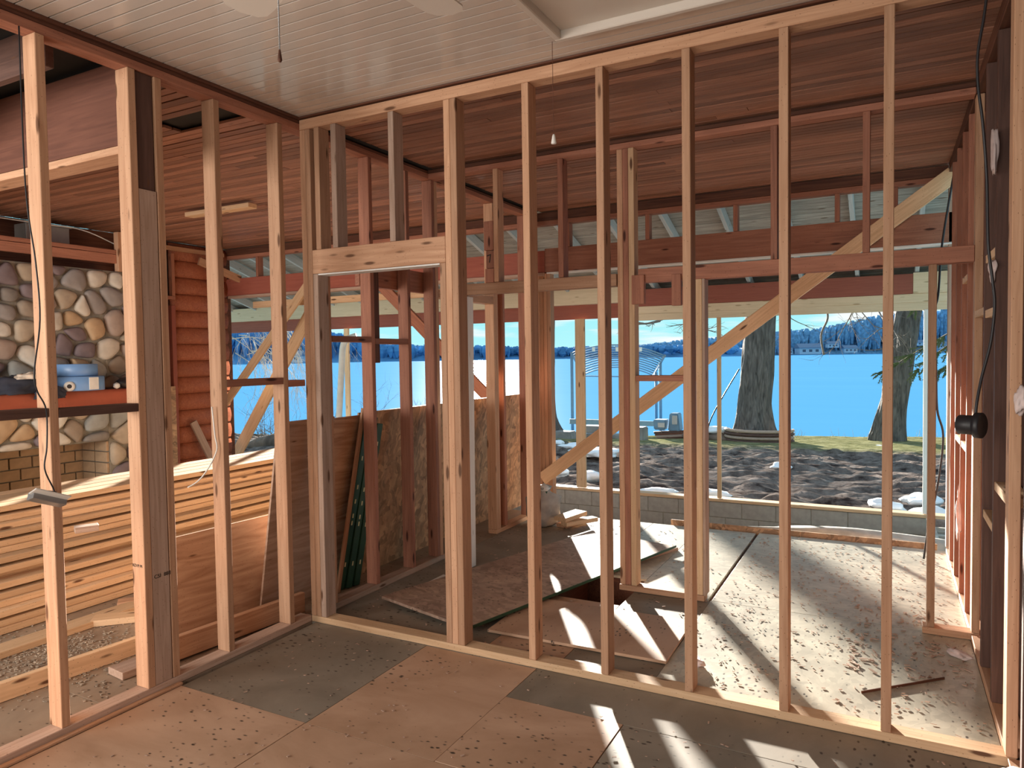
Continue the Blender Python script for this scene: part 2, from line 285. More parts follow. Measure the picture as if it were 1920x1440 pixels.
def tube_bm(bm, pts, r, n=8, cap=True):
    rs = r if isinstance(r, (list, tuple)) else [r]*len(pts); pts = [Vector(p) for p in pts]; prev = None; ref = None
    for i, p in enumerate(pts):
        d = (pts[min(i+1, len(pts)-1)]-pts[max(i-1, 0)])
        d = d.normalized() if d.length > 1e-9 else Vector((0, 0, 1))
        if ref is None: ref = Vector((1, 0, 0)) if abs(d.x) < .8 else Vector((0, 1, 0))
        u = (ref-d*ref.dot(d)).normalized(); v = d.cross(u); ref = u
        ring = [bm.verts.new(p+(u*math.cos(2*math.pi*k/n)+v*math.sin(2*math.pi*k/n))*rs[i]) for k in range(n)]
        if prev:
            for k in range(n): bm.faces.new((prev[k], prev[(k+1) % n], ring[(k+1) % n], ring[k]))
        elif cap: bm.faces.new(ring[::-1])
        prev = ring
    if cap: bm.faces.new(prev)
def fin(name, bm, mat, parent=None, smooth=False):
    me = bpy.data.meshes.new(name); bmesh.ops.recalc_face_normals(bm, faces=bm.faces[:]); bm.to_mesh(me); bm.free()
    if smooth:
        for p in me.polygons: p.use_smooth = True
    me.materials.append(mat); o = bpy.data.objects.new(name, me); COL.objects.link(o)
    if parent: setp(o, parent)
    return o
def tube(name, pts, r, mat, parent=None, n=8):
    bm = bmesh.new(); tube_bm(bm, pts, r, n); return fin(name, bm, mat, parent, True)
def smoothpath(pts, k=6):
    P = [Vector(p) for p in pts]; out = []
    for i in range(len(P)-1):
        p0, p1, p2, p3 = P[max(i-1, 0)], P[i], P[i+1], P[min(i+2, len(P)-1)]
        for j in range(k):
            t = j/k; out.append(.5*((2*p1)+(-p0+p2)*t+(2*p0-5*p1+4*p2-p3)*t*t+(-p0+3*p1-3*p2+p3)*t**3))
    return out+[P[-1]]
def lathe(name, prof, mat, parent=None, loc=(0, 0, 0), n=20, jit=0, axis=None):
    bm = bmesh.new(); prev = None
    for r, z in prof:
        ring = []
        for k in range(n):
            a = 2*math.pi*k/n; q = 1+(jit*(noise.noise(Vector((math.cos(a)*2, math.sin(a)*2, z*9)))) if jit else 0)
            ring.append(bm.verts.new((r*q*math.cos(a), r*q*math.sin(a), z)))
        if prev:
            for k in range(n): bm.faces.new((prev[k], prev[(k+1) % n], ring[(k+1) % n], ring[k]))
        else: bm.faces.new(ring[::-1])
        prev = ring
    bm.faces.new(prev)
    o = fin(name, bm, mat, None, True); o.location = loc
    if axis: o.rotation_euler = Vector(axis).to_track_quat('Z', 'Y').to_euler()
    if parent: setp(o, parent)
    return o
def blob(name, loc, sc, mat, parent=None, seed=0, amp=.25, sub=2, rot=0):
    bm = bmesh.new(); bmesh.ops.create_icosphere(bm, subdivisions=sub, radius=1)
    for v in bm.verts:
        q = 1+amp*noise.noise(v.co*1.5+Vector((seed*7.3, seed, 0)))
        v.co = Vector((v.co.x*q*sc[0], v.co.y*q*sc[1], v.co.z*q*sc[2]))
    o = fin(name, bm, mat, None, True); o.location = loc; o.rotation_euler = (0, 0, rot)
    if parent: setp(o, parent)
    return o
def structure(name): return tag(empty(name), kind='structure')
T, D = .038, .089           # two-by-four
CZ = 3.02                   # ceiling height
YA, XL, YC, YD, XW = 3.22, -3.09, 4.56, 6.48, .41

# ------------------------------------------------------------------ floor
fl = structure('floor')
def panel(x0, x1, y0, y1, mat, z1=0.0, th=.018): return bar('floor_panel', x0+.0015, x1-.0015, y0+.0015, y1-.0015, z1-th, z1, mat, fl, .001)
HX0, HX1, HY0, HY1 = -1.95, -1.5, 4.28, 4.86
for a in ((-9, HX0, -3, 6.54), (HX1, .6, -3, 6.54), (HX0, HX1, -3, HY0), (HX0, HX1, HY1, 6.54)):
    bar('floor_joist_deck', a[0], a[1], a[2], a[3], -.26, -.021, DARK, fl, 0)
bar('crawl_space_ground', HX0-.2, HX1+.2, HY0-.2, HY1+.2, -1.45, -1.4, SOOT_SHADE, fl, 0)  # hole's shade is put into the black ground and added walls
for a in ((HX0-.22, HX0-.2, HY0-.2, HY1+.2), (HX1+.2, HX1+.22, HY0-.2, HY1+.2), (HX0-.2, HX1+.2, HY0-.22, HY0-.2), (HX0-.2, HX1+.2, HY1+.2, HY1+.22)): bar('crawl_space_wall', a[0], a[1], a[2], a[3], -1.4, -.265, SOOT_SHADE, fl, 0)
panel(-3.06, -2.25, 2.29, YA, PLYG); panel(-2.25, -1.575, 2.29, YA, PLYT)
panel(-3.06, -2.25, .6, 2.29, PLYT, .002); panel(-2.25, -1.0, .0, 2.29, PLYT, .001)
panel(-1.575, -1.0, 2.29, 2.885, PLYT, .002); panel(-1.575, .41, 2.885, YA+.1, PLYG); panel(-1.0, .41, .3, 2.885, PLYG)
panel(-3.09, -1.0, -3, 0, PLYT); panel(-1.0, .41, -3, .3, PLYG); panel(-3.09, -2.25, 0, .6, PLYG)
panel(-3.09, -1.575, YA, 3.31, PLYG)
panel(-3.09, HX0, 3.31, 4.66, PLYG); panel(HX0, HX1, 3.31, HY0, PLYT); panel(HX1, -1.0, 3.31, 4.60, PLYG)
panel(-1.0, .41, 3.33, 4.6, OSBF, .004)
panel(-3.09, HX0, 4.66, 6.53, PLYG); panel(HX0, HX1, HY1, 6.53, OSBF); panel(HX1, -1.02, 4.60, 6.53, OSBF); panel(-.995, .41, 4.60, 6.53, OSBF, .004)
for x0, x1, y0, y1 in ((-5.2, -3.09, -1, 2.0), (-7.6, -5.2, -1, 2.0), (-5.2, -3.09, 2.0, 4.4), (-7.6, -5.2, 2.0, 4.4), (-5.2, -3.09, 4.4, 6.53), (-7.6, -5.2, 4.4, 6.53)):
    panel(x0, x1, y0, y1, DIRTF)

# ------------------------------------------------------------------ ceiling
ce = structure('ceiling')
HXa, HXb, HYa, HYb = -1.27, .0, 2.2, 2.93
def roof_slab(x0, x1, y0, y1): bar('ceiling_backing', x0, x1, y0, y1, CZ+.034, CZ+.10, SOOT_SHADE, ce, 0)  # black slab added to stop light and darken the strip gaps
roof_slab(-7.7, .6, -3, 6.6)
P = .066
y = -1.05; i = 0
while y < YA-.01:
    g = .0095 if i % 2 else .0065
    if HYa-.05 < y < HYb-.02:
        bar('ceiling_strip', XL-.0, HXa-.02, y+g/2, y+P-g/2, CZ, CZ+.018, WCEIL, ce, 0)
        bar('ceiling_strip', HXb+.02, XW+.09, y+g/2, y+P-g/2, CZ, CZ+.018, WCEIL, ce, 0)
    else: bar('ceiling_strip', XL-.0, XW+.09, y+g/2, y+P-g/2, CZ, CZ+.018, WCEIL, ce, 0)
    y += P; i += 1
y = YA+.05
while y < 6.52:
    xs = [XL+.02, XW+.09]; c = random.random()
    if c < .45: xs.insert(1, random.uniform(-2.4, -.2))
    for a, b_ in zip(xs, xs[1:]): bar('ceiling_strip', a+.001, b_-.001, y+.0045, y+P-.0045, CZ+random.uniform(0, .004), CZ+.018, CEILW, ce, .0008)
    y += P
y = 2.34
cw = structure('ceiling_left_room')
while y < 6.52:
    xs = [-7.6, XL-.1]; c = random.random()
    if c < .8: xs.insert(1, random.uniform(-6.6, -3.8))
    for a, b_ in zip(xs, xs[1:]):
        if 2.86 < y < 3.0 and b_ > -3.7: b_ = -3.92
        bar('ceiling_strip', a+.001, b_-.001, y+.0045, y+P-.0045, CZ+random.uniform(0, .004), CZ+.018, CEILW, cw, .0008)
    y += P
# open joist bay in front of the dropped beam
for y in (.6, 1.0, 1.42, 1.83): bar('ceiling_joist', -7.6, XL-.1, y, y+.038, 2.86, CZ+.02, BROWN, cw)
# hatch frame in the white ceiling
hz = .045
tag(bar('trim_1', HXa-.035, HXb, HYb, HYb+.03, CZ-hz, CZ, WTRIM, None, .004), kind='structure')
tag(bar('trim_2', HXa-.035, HXa-.003, HYa-.3, HYb+.0, CZ-hz, CZ, WTRIM, None, .004), kind='structure')
tag(bar('trim_3', HXb-.0, HXb+.03, HYa-.3, HYb+.03, CZ-hz, CZ, WTRIM, None, .004), kind='structure')
bar('hatch_panel', HXa-.003, HXb, HYa-.3, HYb, CZ-.008, CZ+.01, WTRIM, ce, .001)
bar('wall_edge_strip', XL-.03, XL+.012, -1.1, YA, CZ-.016, CZ+.0, DARK, ce)
bar('wall_edge_strip', XL, XW, YA-.014, YA+.03, CZ-.010, CZ-.001, DARK, ce)

# ------------------------------------------------------------------ framed walls
def studX(par, x, y0, z0, z1, m=PINE, w=T, d=D, nm='stud'): return bar(nm, x, x+w, y0, y0+d, z0, z1, m, par)
def studY(par, x0, y, z0, z1, m=PINE, w=T, d=D, nm='stud'): return bar(nm, x0, x0+d, y, y+w, z0, z1, m, par)
wa = structure('wall_front')
bar('bottom_plate', XL, .44, YA, YA+D, 0.002, .04, PINE_L, wa); 
bar('top_plate', XL, .44, YA, YA+D, 2.945, 3.005, PINE, wa)
for x in (-1.617, -1.226, -.818, -.409, -.018): studX(wa, x, YA, .041, 2.944)
s = studX(wa, .405, YA, .041, 2.944, PINE)
for x in (XL, XL+.0395): studX(wa, x, YA, .041, 2.944, nm='king_stud')
studX(wa, XL+.079, YA, .041, 2.094, PINE_G, nm='jack_stud')
studX(wa, -2.118, YA, .041, 2.094, PINE, nm='jack_stud')
studX(wa, -2.079, YA, .041, 2.944, nm='king_stud'); studX(wa, -2.040, YA, .041, 2.944, nm='king_stud')
bar('header', XL+.078, -2.080, YA, YA+T, 2.095, 2.235, PINE, wa); bar('header', XL+.078, -2.080, YA+.051, YA+D, 2.095, 2.235, PINE, wa)
for x in (-2.853, -2.442): studX(wa, x, YA, 2.236, 2.944, PINE_G, nm='cripple_stud')
studX(wa, -2.98, YA+.0, 2.236, 2.944, nm='cripple_stud')

wl_ = structure('wall_left'); xo = XL-D
bar('bottom_plate', xo, XL, -1.19, YA+.0, 0.002, .04, PINE_G, wl_)
bar('top_plate', xo, XL, -1.2, 6.45, 2.945, 2.985, RED, wl_); bar('top_plate', xo, XL-.004, -1.2, 6.45, 2.987, 3.005, DARK, wl_)
bar('sill_strip', XL+.002, XL+.03, -1.2, 2.3, 0.001, .014, PINE, wl_)
studY(wl_, xo, 1.735, .041, 2.944); studY(wl_, xo, 1.33, .041, 2.944)
studY(wl_, xo, 2.137, .041, 2.944, PINE); bar('stud', XL-T, XL-.002, 2.176, 2.268, .041, 2.40, PINE_G, wl_)
bar('stud', XL-T-.04, XL-.012, 2.176, 2.268, 2.402, 2.944, BROWN, wl_)
bar('stud', xo, XL-.052, 2.176, 2.268, .041, 2.58, PINE, wl_); studY(wl_, xo, 2.272, .041, 2.944)
studY(wl_, xo, 2.607, .041, 2.944, PINE); studY(wl_, xo, 3.045, .041, 2.944, PINE)
for y0, y1, z in ((1.37, 1.733, 1.366), (1.774, 2.136, 1.360), (2.646, 3.043, 1.450), (3.084, 3.218, 1.432)):
    bar('fire_block', xo, XL, y0, y1, z, z+T, BROWN if y0 < 2 else RED, wl_)
bar('lit_header_edge', XL+.10, -2.12, YA+.004, YA+.085, 2.086, 2.0935, WHITEW, wa, 0)  # white strip stands for light on the underside of the header
# continuation beyond the front wall
bar('bottom_plate', xo, XL, 3.31, 4.70, 0.002, .04, PINE_G, wl_); bar('bottom_plate', xo, XL, 5.55, 6.40, 0.002, .04, PINE, wl_)
for y in (3.42, 3.85, 4.27, 4.60, 4.64): studY(wl_, xo, y, .041, 2.944, RED if y in (3.85, 4.27, 4.6) else PINE)
for y in (5.07,): studY(wl_, xo, y, 2.12, 2.944, RED, nm='cripple_stud')
for y in (5.55, 5.59, 5.72, 6.20): studY(wl_, xo, y, .041, 2.944, RED if y > 5.7 else PINE)
bar('fire_block', xo, XL, 3.459, 3.849, 1.70, 1.70+T, RED, wl_); bar('fire_block', xo, XL, 3.889, 4.269, 1.69, 1.69+T, RED, wl_)
bar('header', xo, XL, 4.68, 5.549, 2.055, 2.12, PINE, wl_)
bar('header', xo-.045, xo-.004, 3.85, 4.68, 2.09, 2.25, RED, wl_)
tag(bar('dark_stud_board', XL-.075, XL-.035, 3.895, 3.984, 1.56, 2.20, DARK, None), 'short dark stained board hanging beside the second stud seen through the doorway', 'board')

wr = structure('wall_rear_unseen')  # unseen back wall, added to cut sky light from behind
for x0, x1, z0, z1 in ((-3.2, -2.6, 0, CZ), (-.2, .5, 0, CZ), (-2.6, -.2, 0, .8), (-2.6, -.2, 2.3, CZ)): bar('rear_sheathing', x0, x1, -3.04, -3.0, z0, z1, BROWN, wr, 0)
for x0, x1, z0, z1 in ((-7.6, -6.2, 0, CZ), (-4.0, -3.2, 0, CZ), (-6.2, -4.0, 0, .8), (-6.2, -4.0, 2.3, CZ)): bar('rear_sheathing', x0, x1, -2.04, -2.0, z0, z1, BROWN, wr, 0)
bar('rear_sheathing', -7.64, -7.6, -2.0, 2.9, 0, CZ, BROWN, wr, 0); bar('rear_sheathing', -3.22, -3.18, -3.0, -1.2, 0, CZ, BROWN, wr, 0)
wc = structure('wall_middle')
bar('top_plate', XL, XW, YC, YC+D, 2.945, 2.983, RED, wc); bar('top_plate', XL, XW, YC, YC+D, 2.985, 3.01, DARK, wc)
bar('header', -2.84, -1.60, YC, YC+D, 2.05, 2.13, PINE, wc); bar('header', -1.45, XW, YC, YC+D, 2.062, 2.150, RED, wc)
bar('bottom_plate', -1.60, -1.03, YC, YC+D, .004, .042, PINE, wc); bar('bottom_plate', .18, XW+.04, YC, YC+D, .006, .044, PINE, wc)
studX(wc, -2.53, YC, 2.132, 2.944, PINE, nm='cripple_stud'); studX(wc, -2.02, YC, 2.132, 2.944, RED, nm='cripple_stud')
for x, m in ((-1.592, PINE), (-1.553, RED), (-1.514, PINE_L)): studX(wc, x, YC, .044, 2.944, m)
studX(wc, -1.076, YC, .044, 2.061, PINE_L, nm='jack_stud'); bar('jamb', -1.036, -1.018, YC-.005, YC+D+.005, .044, 2.061, PINE_G, wc)
for x in (-.626, -.13): studX(wc, x, YC, 2.151, 2.944, RED, nm='cripple_stud')
studX(wc, .20, YC, .046, 2.061, PINE); studX(wc, .412, YC, .046, 2.944, PINE)
bar('fire_block', -1.474, -1.077, YC, YC+D, 1.415, 1.453, RED, wc)
bar('spacer_block', -1.49, -1.405, YC-.02, YC+.018, 1.92, 2.11, RED, wc); bar('spacer_block', -1.225, -1.165, YC-.02, YC+.018, 1.90, 2.10, RED, wc)
bar('spacer_block', -2.61, -2.533, YC+.0, YC+.04, 2.365, 2.575, RED, wc); bar('spacer_block', -2.60, -2.533, YC+.01, YC+.05, 2.236, 2.36, RED, wc); bar('spacer_block', -2.605, -2.533, YC, YC+.04, 2.131, 2.232, RED, wc)
w_ = beam('white_painted_board', (-2.80, YC+.03, .002), (-2.795, YC+.045, 2.04), .06, .10, WHITEW, None, (1, 0, 0)); tag(w_, 'white painted upright board with a chipped bottom beside the far doorway', 'board')

wd = structure('wall_back')
for x0, x1 in ((-7.55, XL), (XL+.002, XW)):
    bar('top_plate', x0, x1, YD, YD+D, 2.93, 3.01, DARK, wd); bar('top_plate', x0, x1, YD+.002, YD+D, 2.885, 2.928, RED, wd)
bar('header', -7.55, -3.02, YD, YD+.08, 2.42, 2.635, REDP, wd); bar('header', -3.018, XW+.04, YD, YD+.08, 2.42, 2.652, RED, wd)
bar('white_edge', -7.5, -3.02, YD-.01, YD+.09, 2.385, 2.418, PINE_G, wd); bar('white_edge', -3.0, XW+.03, YD-.004, YD+.09, 2.404, 2.419, WHITEW, wd)
for x in (-7.0, -6.62, -6.2, -5.7, -5.2, -4.7, -4.2, -3.7, -2.79, -2.40, -1.99, -1.20, -.39, .03):
    studX(wd, x, YD, 2.655 if x > -3 else 2.637, 2.884, RED, nm='cripple_stud')
for x in (-3.12, -3.08, -3.04, -3.0): studX(wd, x, YD, .003, 2.41, PINE, nm='post')
bar('header', -7.2, -3.2, YD+.12, YD+.16, 2.26, 2.34, PINE_L, wd)

ww = structure('wall_right')
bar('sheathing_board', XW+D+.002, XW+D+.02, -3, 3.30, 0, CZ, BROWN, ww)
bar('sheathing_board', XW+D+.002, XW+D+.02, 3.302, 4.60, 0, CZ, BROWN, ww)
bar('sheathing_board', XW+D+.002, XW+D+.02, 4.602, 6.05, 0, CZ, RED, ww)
bar('bottom_plate', XW, XW+D, -3, YA-.001, .002, .04, PINE, ww); bar('bottom_plate', XW, XW+D, 3.312, 4.559, .002, .04, PINE, ww); bar('bottom_plate', XW, XW+D, 4.65, 6.47, .002, .04, PINE, ww)
bar('top_plate', XW, XW+D, -3, YA-.001, 2.945, CZ, DARK, ww); bar('top_plate', XW, XW+D, 3.312, 4.559, 2.945, CZ, DARK, ww); bar('top_plate', XW, XW+D, 4.65, 6.47, 2.945, CZ, DARK, ww)
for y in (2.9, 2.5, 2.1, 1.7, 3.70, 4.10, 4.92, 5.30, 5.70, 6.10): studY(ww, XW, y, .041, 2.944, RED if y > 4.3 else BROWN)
studX(ww, XW+.002, YD, .041, 2.94, PINE_G)
for y0, y1, z in ((3.739, 4.098, 2.0), (3.739, 4.098, 1.74), (3.312, 3.699, .98), (4.139, 4.558, 1.76), (3.739, 4.098, .78), (4.96, 5.298, 2.0), (5.339, 5.698, .98), (4.96, 5.298, .98)):
    bar('fire_block', XW+.003, XW+D-.003, y0, y1, z, z+T, PINE_L, ww)

# ------------------------------------------------------------------ left room: dropped beam, end wall, fireplace
db = structure('dropped_beam')
bar('plywood_face', -7.6, xo-.002, 2.18, 2.20, 2.62, 3.01, BEAMF, db); bar('bottom_board', -7.6, xo-.002, 2.18, 2.31, 2.58, 2.618, PINE, db); bar('plywood_face', -7.6, xo-.002, 2.29, 2.31, 2.62, 3.01, BEAMF, db)
we = structure('wall_end')
bar('sheathing', -7.66, -7.60, -2, 6.6, 0, CZ, DARK, we, 0)
z = .0; k = 0
while z < 2.86:
    bm = bmesh.new(); y0, y1 = 5.66, 6.48; n = 7; rows = []
    for yy in (y0, y1):
        rows.append([bm.verts.new((-7.54+.028*math.sin(math.pi*j/(n-1))+.004, yy, z+.2*j/(n-1)*.985)) for j in range(n)]+[bm.verts.new((-7.56, yy, z+.197)), bm.verts.new((-7.56, yy, z))])
    m_ = len(rows[0])
    for j in range(m_): bm.faces.new((rows[0][j], rows[0][(j+1) % m_], rows[1][(j+1) % m_], rows[1][j]))
    bm.faces.new(rows[0][::-1]); bm.faces.new(rows[1])
    fin('siding_course', bm, SIDING, we, True); z += .2; k += 1
bar('corner_trim', -7.5, -7.44, 5.60, 5.655, 0, 2.25, REDP, we); bar('trim_board', -7.5, -7.46, 5.4, 6.4, 2.90, 2.95, PINE, we)
for a in ((5.42, 5.46, 2.36, 2.86), (5.62, 5.66, 2.36, 2.86)): bar('window_frame', -7.5, -7.44, a[0], a[1], a[2], a[3], RED, we)
bar('window_frame', -7.5, -7.44, 5.42, 5.66, 2.32, 2.36, RED, we); bar('dark_opening_panel', -7.55, -7.51, 5.46, 5.62, 2.36, 2.86, SOOT_SHADE, we)  # black panel stands in for the shade inside the opening
for y in (5.0, 5.2, 5.4): studY(we, -7.55, y, 0, 2.9, RED, nm='wall_stud')
tag(beam('leaning_board', (-7.36, 6.02, .40), (-7.42, 5.83, .86), .09, .03, PINE_G, None, (0, 1, .2)), 'short grey board leaning against the red log siding', 'board').location.z -= 0
tag(bar('osb_strip', -7.43, -7.41, 5.50, 5.60, .0, 1.3, OSB, None), 'narrow strip of chipboard standing against the log siding corner', 'board')
tag(beam('propped_board', (-7.38, 5.95, 2.80), (-7.3, 6.5, 2.62), .09, .038, PINE, None, (0, 0, 1)), 'short pine board wedged under the ceiling at the top of the log siding', 'board')

fp = tag(empty('fireplace', (-7.0, 4.0, 0)), 'tall field stone fireplace with a brick lined firebox behind the lumber stack', 'fireplace')
FX, FY0, FY1, FZ = -7.0, 2.9, 4.86, 2.52; OY0, OY1, OZ1 = 3.45, 4.50, .80
bar('masonry_core', FX-.5, FX, FY0, OY0, 0, FZ, MORTAR, fp, .005); bar('masonry_core', FX-.5, FX, OY1, FY1, 0, FZ, MORTAR, fp, .005); bar('masonry_core', FX-.5, FX, OY0, OY1, OZ1, FZ, MORTAR, fp, .005)
bar('firebox_back', FX-.52, FX-.44, OY0, OY1, 0, OZ1, MORTAR, fp, 0)
for r_ in range(7):
    zz = .02+r_*.112; yy = OY0+.01-(.1 if r_ % 2 else 0)
    while yy < OY1-.03:
        a, b_ = max(yy, OY0+.005), min(yy+.205, OY1-.005)
        if b_-a > .04: bar('brick', FX-.44, FX-.415, a, b_-.008, zz, zz+.102, SOOT_SHADE if r_ < 1 and random.random() < .7 else BRICK, fp, .003)
        yy += .21
    for x_ in (FX-.40, FX-.19): bar('brick', x_, x_+.19, OY1-.03, OY1-.002, zz, zz+.102, BRICK, fp, .003)
# stones: relaxed voronoi cells extruded from the core
def voronoi_cells(y0, y1, z0, z1, hole, n, seed):
    rng = random.Random(seed); pts = []; tries = 0; mind = math.sqrt((y1-y0)*(z1-z0)/n)*.78
    while len(pts) < n and tries < 20000:
        p = (rng.uniform(y0, y1), rng.uniform(z0, z1)); tries += 1
        if hole and hole[0]-.04 < p[0] < hole[1]+.04 and z0 <= p[1] < hole[2]+.05: continue
        if all((p[0]-q[0])**2+(p[1]-q[1])**2 > (mind*rng.uniform(.75, 1.15))**2 for q in pts): pts.append(p)
    cells = []
    for i, p in enumerate(pts):
        poly = [(y0, z0), (y1, z0), (y1, z1), (y0, z1)]
        for j, q in enumerate(pts):
            if i == j: continue
            mx_, mz_ = (p[0]+q[0])/2, (p[1]+q[1])/2; nx, nz_ = q[0]-p[0], q[1]-p[1]
            if nx*nx+nz_*nz_ > 1.2: continue
            out = []
            for a in range(len(poly)):
                A, B = poly[a], poly[(a+1) % len(poly)]
                da = (A[0]-mx_)*nx+(A[1]-mz_)*nz_; db_ = (B[0]-mx_)*nx+(B[1]-mz_)*nz_
                if da <= 0: out.append(A)
                if da*db_ < 0: t = da/(da-db_); out.append((A[0]+(B[0]-A[0])*t, A[1]+(B[1]-A[1])*t))
            poly = out
            if not poly: break
        if poly and len(poly) > 2: cells.append(poly)
    return cells
def stone(poly, x, par, rng):
    cy = sum(p[0] for p in poly)/len(poly); cz = sum(p[1] for p in poly)/len(poly)
    pts = []
    for a in range(len(poly)):                    # corner cutting rounds the outline
        A, B = poly[a], poly[(a+1) % len(poly)]
        pts += [(A[0]*.78+B[0]*.22, A[1]*.78+B[1]*.22), (A[0]*.22+B[0]*.78, A[1]*.22+B[1]*.78)]
    q2 = []
    for a in range(len(pts)):
        A, B = pts[a], pts[(a+1) % len(pts)]
        if (A[0]-B[0])**2+(A[1]-B[1])**2 < .0004: q2.append(A); continue
        q2 += [(A[0]*.8+B[0]*.2, A[1]*.8+B[1]*.2), (A[0]*.2+B[0]*.8, A[1]*.2+B[1]*.8)]
    bm = bmesh.new(); dep = rng.uniform(.035, .07); rings = []
    rr_ = math.sqrt(max((p[0]-cy)**2+(p[1]-cz)**2 for p in poly))
    g = 1-.020/max(rr_, .04)
    for s_, d_ in ((g, -.01), (g*.99, dep*.45), (g*.90, dep*.8), (g*.62, dep*1.0)):
        rings.append([bm.verts.new((d_, (p[0]-cy)*s_, (p[1]-cz)*s_)) for p in q2])
    c = bm.verts.new((dep*1.04, 0, 0)); n = len(q2)
    for r0, r1 in zip(rings, rings[1:]):
        for k in range(n): bm.faces.new((r0[k], r0[(k+1) % n], r1[(k+1) % n], r1[k]))
    for k in range(n): bm.faces.new((rings[-1][k], rings[-1][(k+1) % n], c))
    o = fin('stone', bm, STONE, None, True); o.location = (x, cy, cz); setp(o, par)
rng = random.Random(3)
MZ0, MZ1 = 1.16, 1.32
for zone in ((FY0, FY1, MZ1, FZ, None, 62, 5), (FY0, OY0, 0, MZ0, None, 14, 6), (OY1, FY1, 0, MZ0, None, 10, 9), (OY0, OY1, OZ1, MZ0, None, 12, 8)):
    for poly in voronoi_cells(*zone): stone(poly, FX, fp, rng)
bar('mantel', FX-.1, FX+.22, FY0-.1, FY1+.02, MZ0+.02, MZ1, PINE_G, fp)
# orange cloth over the mantel: rippled sheet with thickness
bm = bmesh.new(); g = []
prof = [(FX+.03, MZ1+.004), (FX+.24, MZ1+.006), (FX+.245, MZ1-.03), (FX+.25, MZ1-.08), (FX+.246, MZ0+.0)]
for i in range(61):
    yy = FY0-.08+i*(FY1-FY0+.1)/60; row = []
    for j, (xx, zz) in enumerate(prof):
        row.append(bm.verts.new((xx+(.008*noise.noise(Vector((yy*7, j, 0))) if j > 1 else 0), yy, zz+(.012*noise.noise(Vector((yy*3, 5, 0))) if j == 4 else 0))))
    g.append(row)
for a, b_ in zip(g, g[1:]):
    for j in range(4): bm.faces.new((a[j], b_[j], b_[j+1], a[j+1]))
bmesh.ops.solidify(bm, geom=bm.faces[:], thickness=.003)
tag(fin('mantel_cloth', bm, ORANGE, None, True), 'bright orange cloth draped along the stone fireplace mantel', 'cloth')
mt = MZ1+.008
def roll(loc, r, h, label, mat=BLUE):
    o = empty('tape_roll', loc); tag(o, label, 'roll')
    lathe('roll_body', [(r*.5, 0), (r*.97, 0), (r, .006), (r, h-.006), (r*.97, h), (r*.5, h), (r*.48, h-.01)], mat, o, loc, 28)
    return o
roll((-6.86, 4.13, mt), .22, .135, 'wide blue roll with a paper label, lower of the two on the orange cloth')
bmx = bar('paper_label', -6.645, -6.638, 4.10, 4.19, mt+.01, mt+.125, PAPER, bpy.data.objects['tape_roll'])
r2 = roll((-6.87, 4.12, mt+.137), .18, .115, 'smaller blue roll stacked on top of the wider blue roll')
o = empty('small_roll', (-6.72, 3.97, mt)); tag(o, 'small white tape roll standing on edge before the blue rolls', 'roll')
lathe('roll_body', [(.018, -.025), (.045, -.025), (.045, .025), (.018, .025)], PAPER, o, (-6.72, 3.96, mt+.046), 20, axis=(1, -.55, 0)); lathe('roll_core', [(.019, -.026), (.02, -.026), (.02, .0265), (.019, .0265)], BLACK, o, (-6.72, 3.96, mt+.046), 16, axis=(1, -.55, 0))
tag(blob('charger_cube', (-6.72, 4.42, mt+.035), (.035, .035, .035), PAPER, None, 3, .1, 1), 'small white cube shaped charger on the orange mantel cloth', 'charger')
o = empty('work_light', (-6.78, 4.66, mt)); tag(o, 'black work light with an upright stem at the right end of the mantel', 'tool')
blob('body', (-6.78, 4.56, mt+.055), (.07, .11, .055), BLACK, o, 4, .3); bar('stem', -6.80, -6.77, 4.66, 4.70, mt, mt+.30, BLACK, o); bar('stem_label', -6.769, -6.766, 4.665, 4.70, mt+.03, mt+.08, PAPER, o)
def crumple(name, loc, sc, mat, seed, label, cat='clothing'):
    bm = bmesh.new(); bmesh.ops.create_icosphere(bm, subdivisions=4, radius=1)
    for v in bm.verts:
        n_ = noise.noise(v.co*2+Vector((seed, 0, 0)))*.35+abs(noise.noise(v.co*5+Vector((0, seed, 0))))*.25
        v.co = Vector((v.co.x*sc[0]*(1+n_), v.co.y*sc[1]*(1+n_), max(v.co.z, -.25)*sc[2]*(1+n_)))
    o = fin(name, bm, mat, None, True); o.location = loc; return tag(o, label, cat)
crumple('dark_jacket', (-6.84, 3.56, mt+.03), (.13, .22, .12), NAVY, 2, 'dark jacket bundled at the left end of the orange mantel cloth')
crumple('cream_gloves', (-6.74, 3.66, mt+.14), (.10, .13, .045), CREAM, 5, 'cream and brown work gloves lying on the dark jacket', 'gloves')
crumple('dark_shirt', (-6.71, 3.78, mt-.03), (.06, .12, .09), NAVY, 8, 'dark shirt hanging over the front edge of the orange cloth')
# framing over the fireplace
for z0, z1 in ((2.60, 2.69), (2.695, 2.735)):
    bar('over_fireplace_beam', -7.02, -6.98, 2.5, 4.64, z0, z1, RED, we)
bar('over_fireplace_post', -7.02, -6.95, 4.64, 4.69, 2.52, 2.92, PINE, we)
d_ = tag(empty('duct_box', (-7.35, 4.1, 2.78)), 'grey metal duct box above the red beams over the fireplace', 'duct')
bar('duct_body', -7.5, -7.3, 3.95, 4.36, 2.76, 2.94, GALV, d_); bar('duct_flange', -7.3, -7.29, 3.93, 4.38, 2.94, 2.96, GALV, d_)
tag(tube('ceiling_wire', smoothpath([(-7.2, 3.3, 2.93), (-7.2, 4.0, 2.93), (-7.15, 4.4, 2.92), (-7.1, 4.75, 2.80), (-7.1, 5.2, 2.66)]), .006, PAPER, None, 6), 'thin white wire strung above the beams over the fireplace', 'wire')
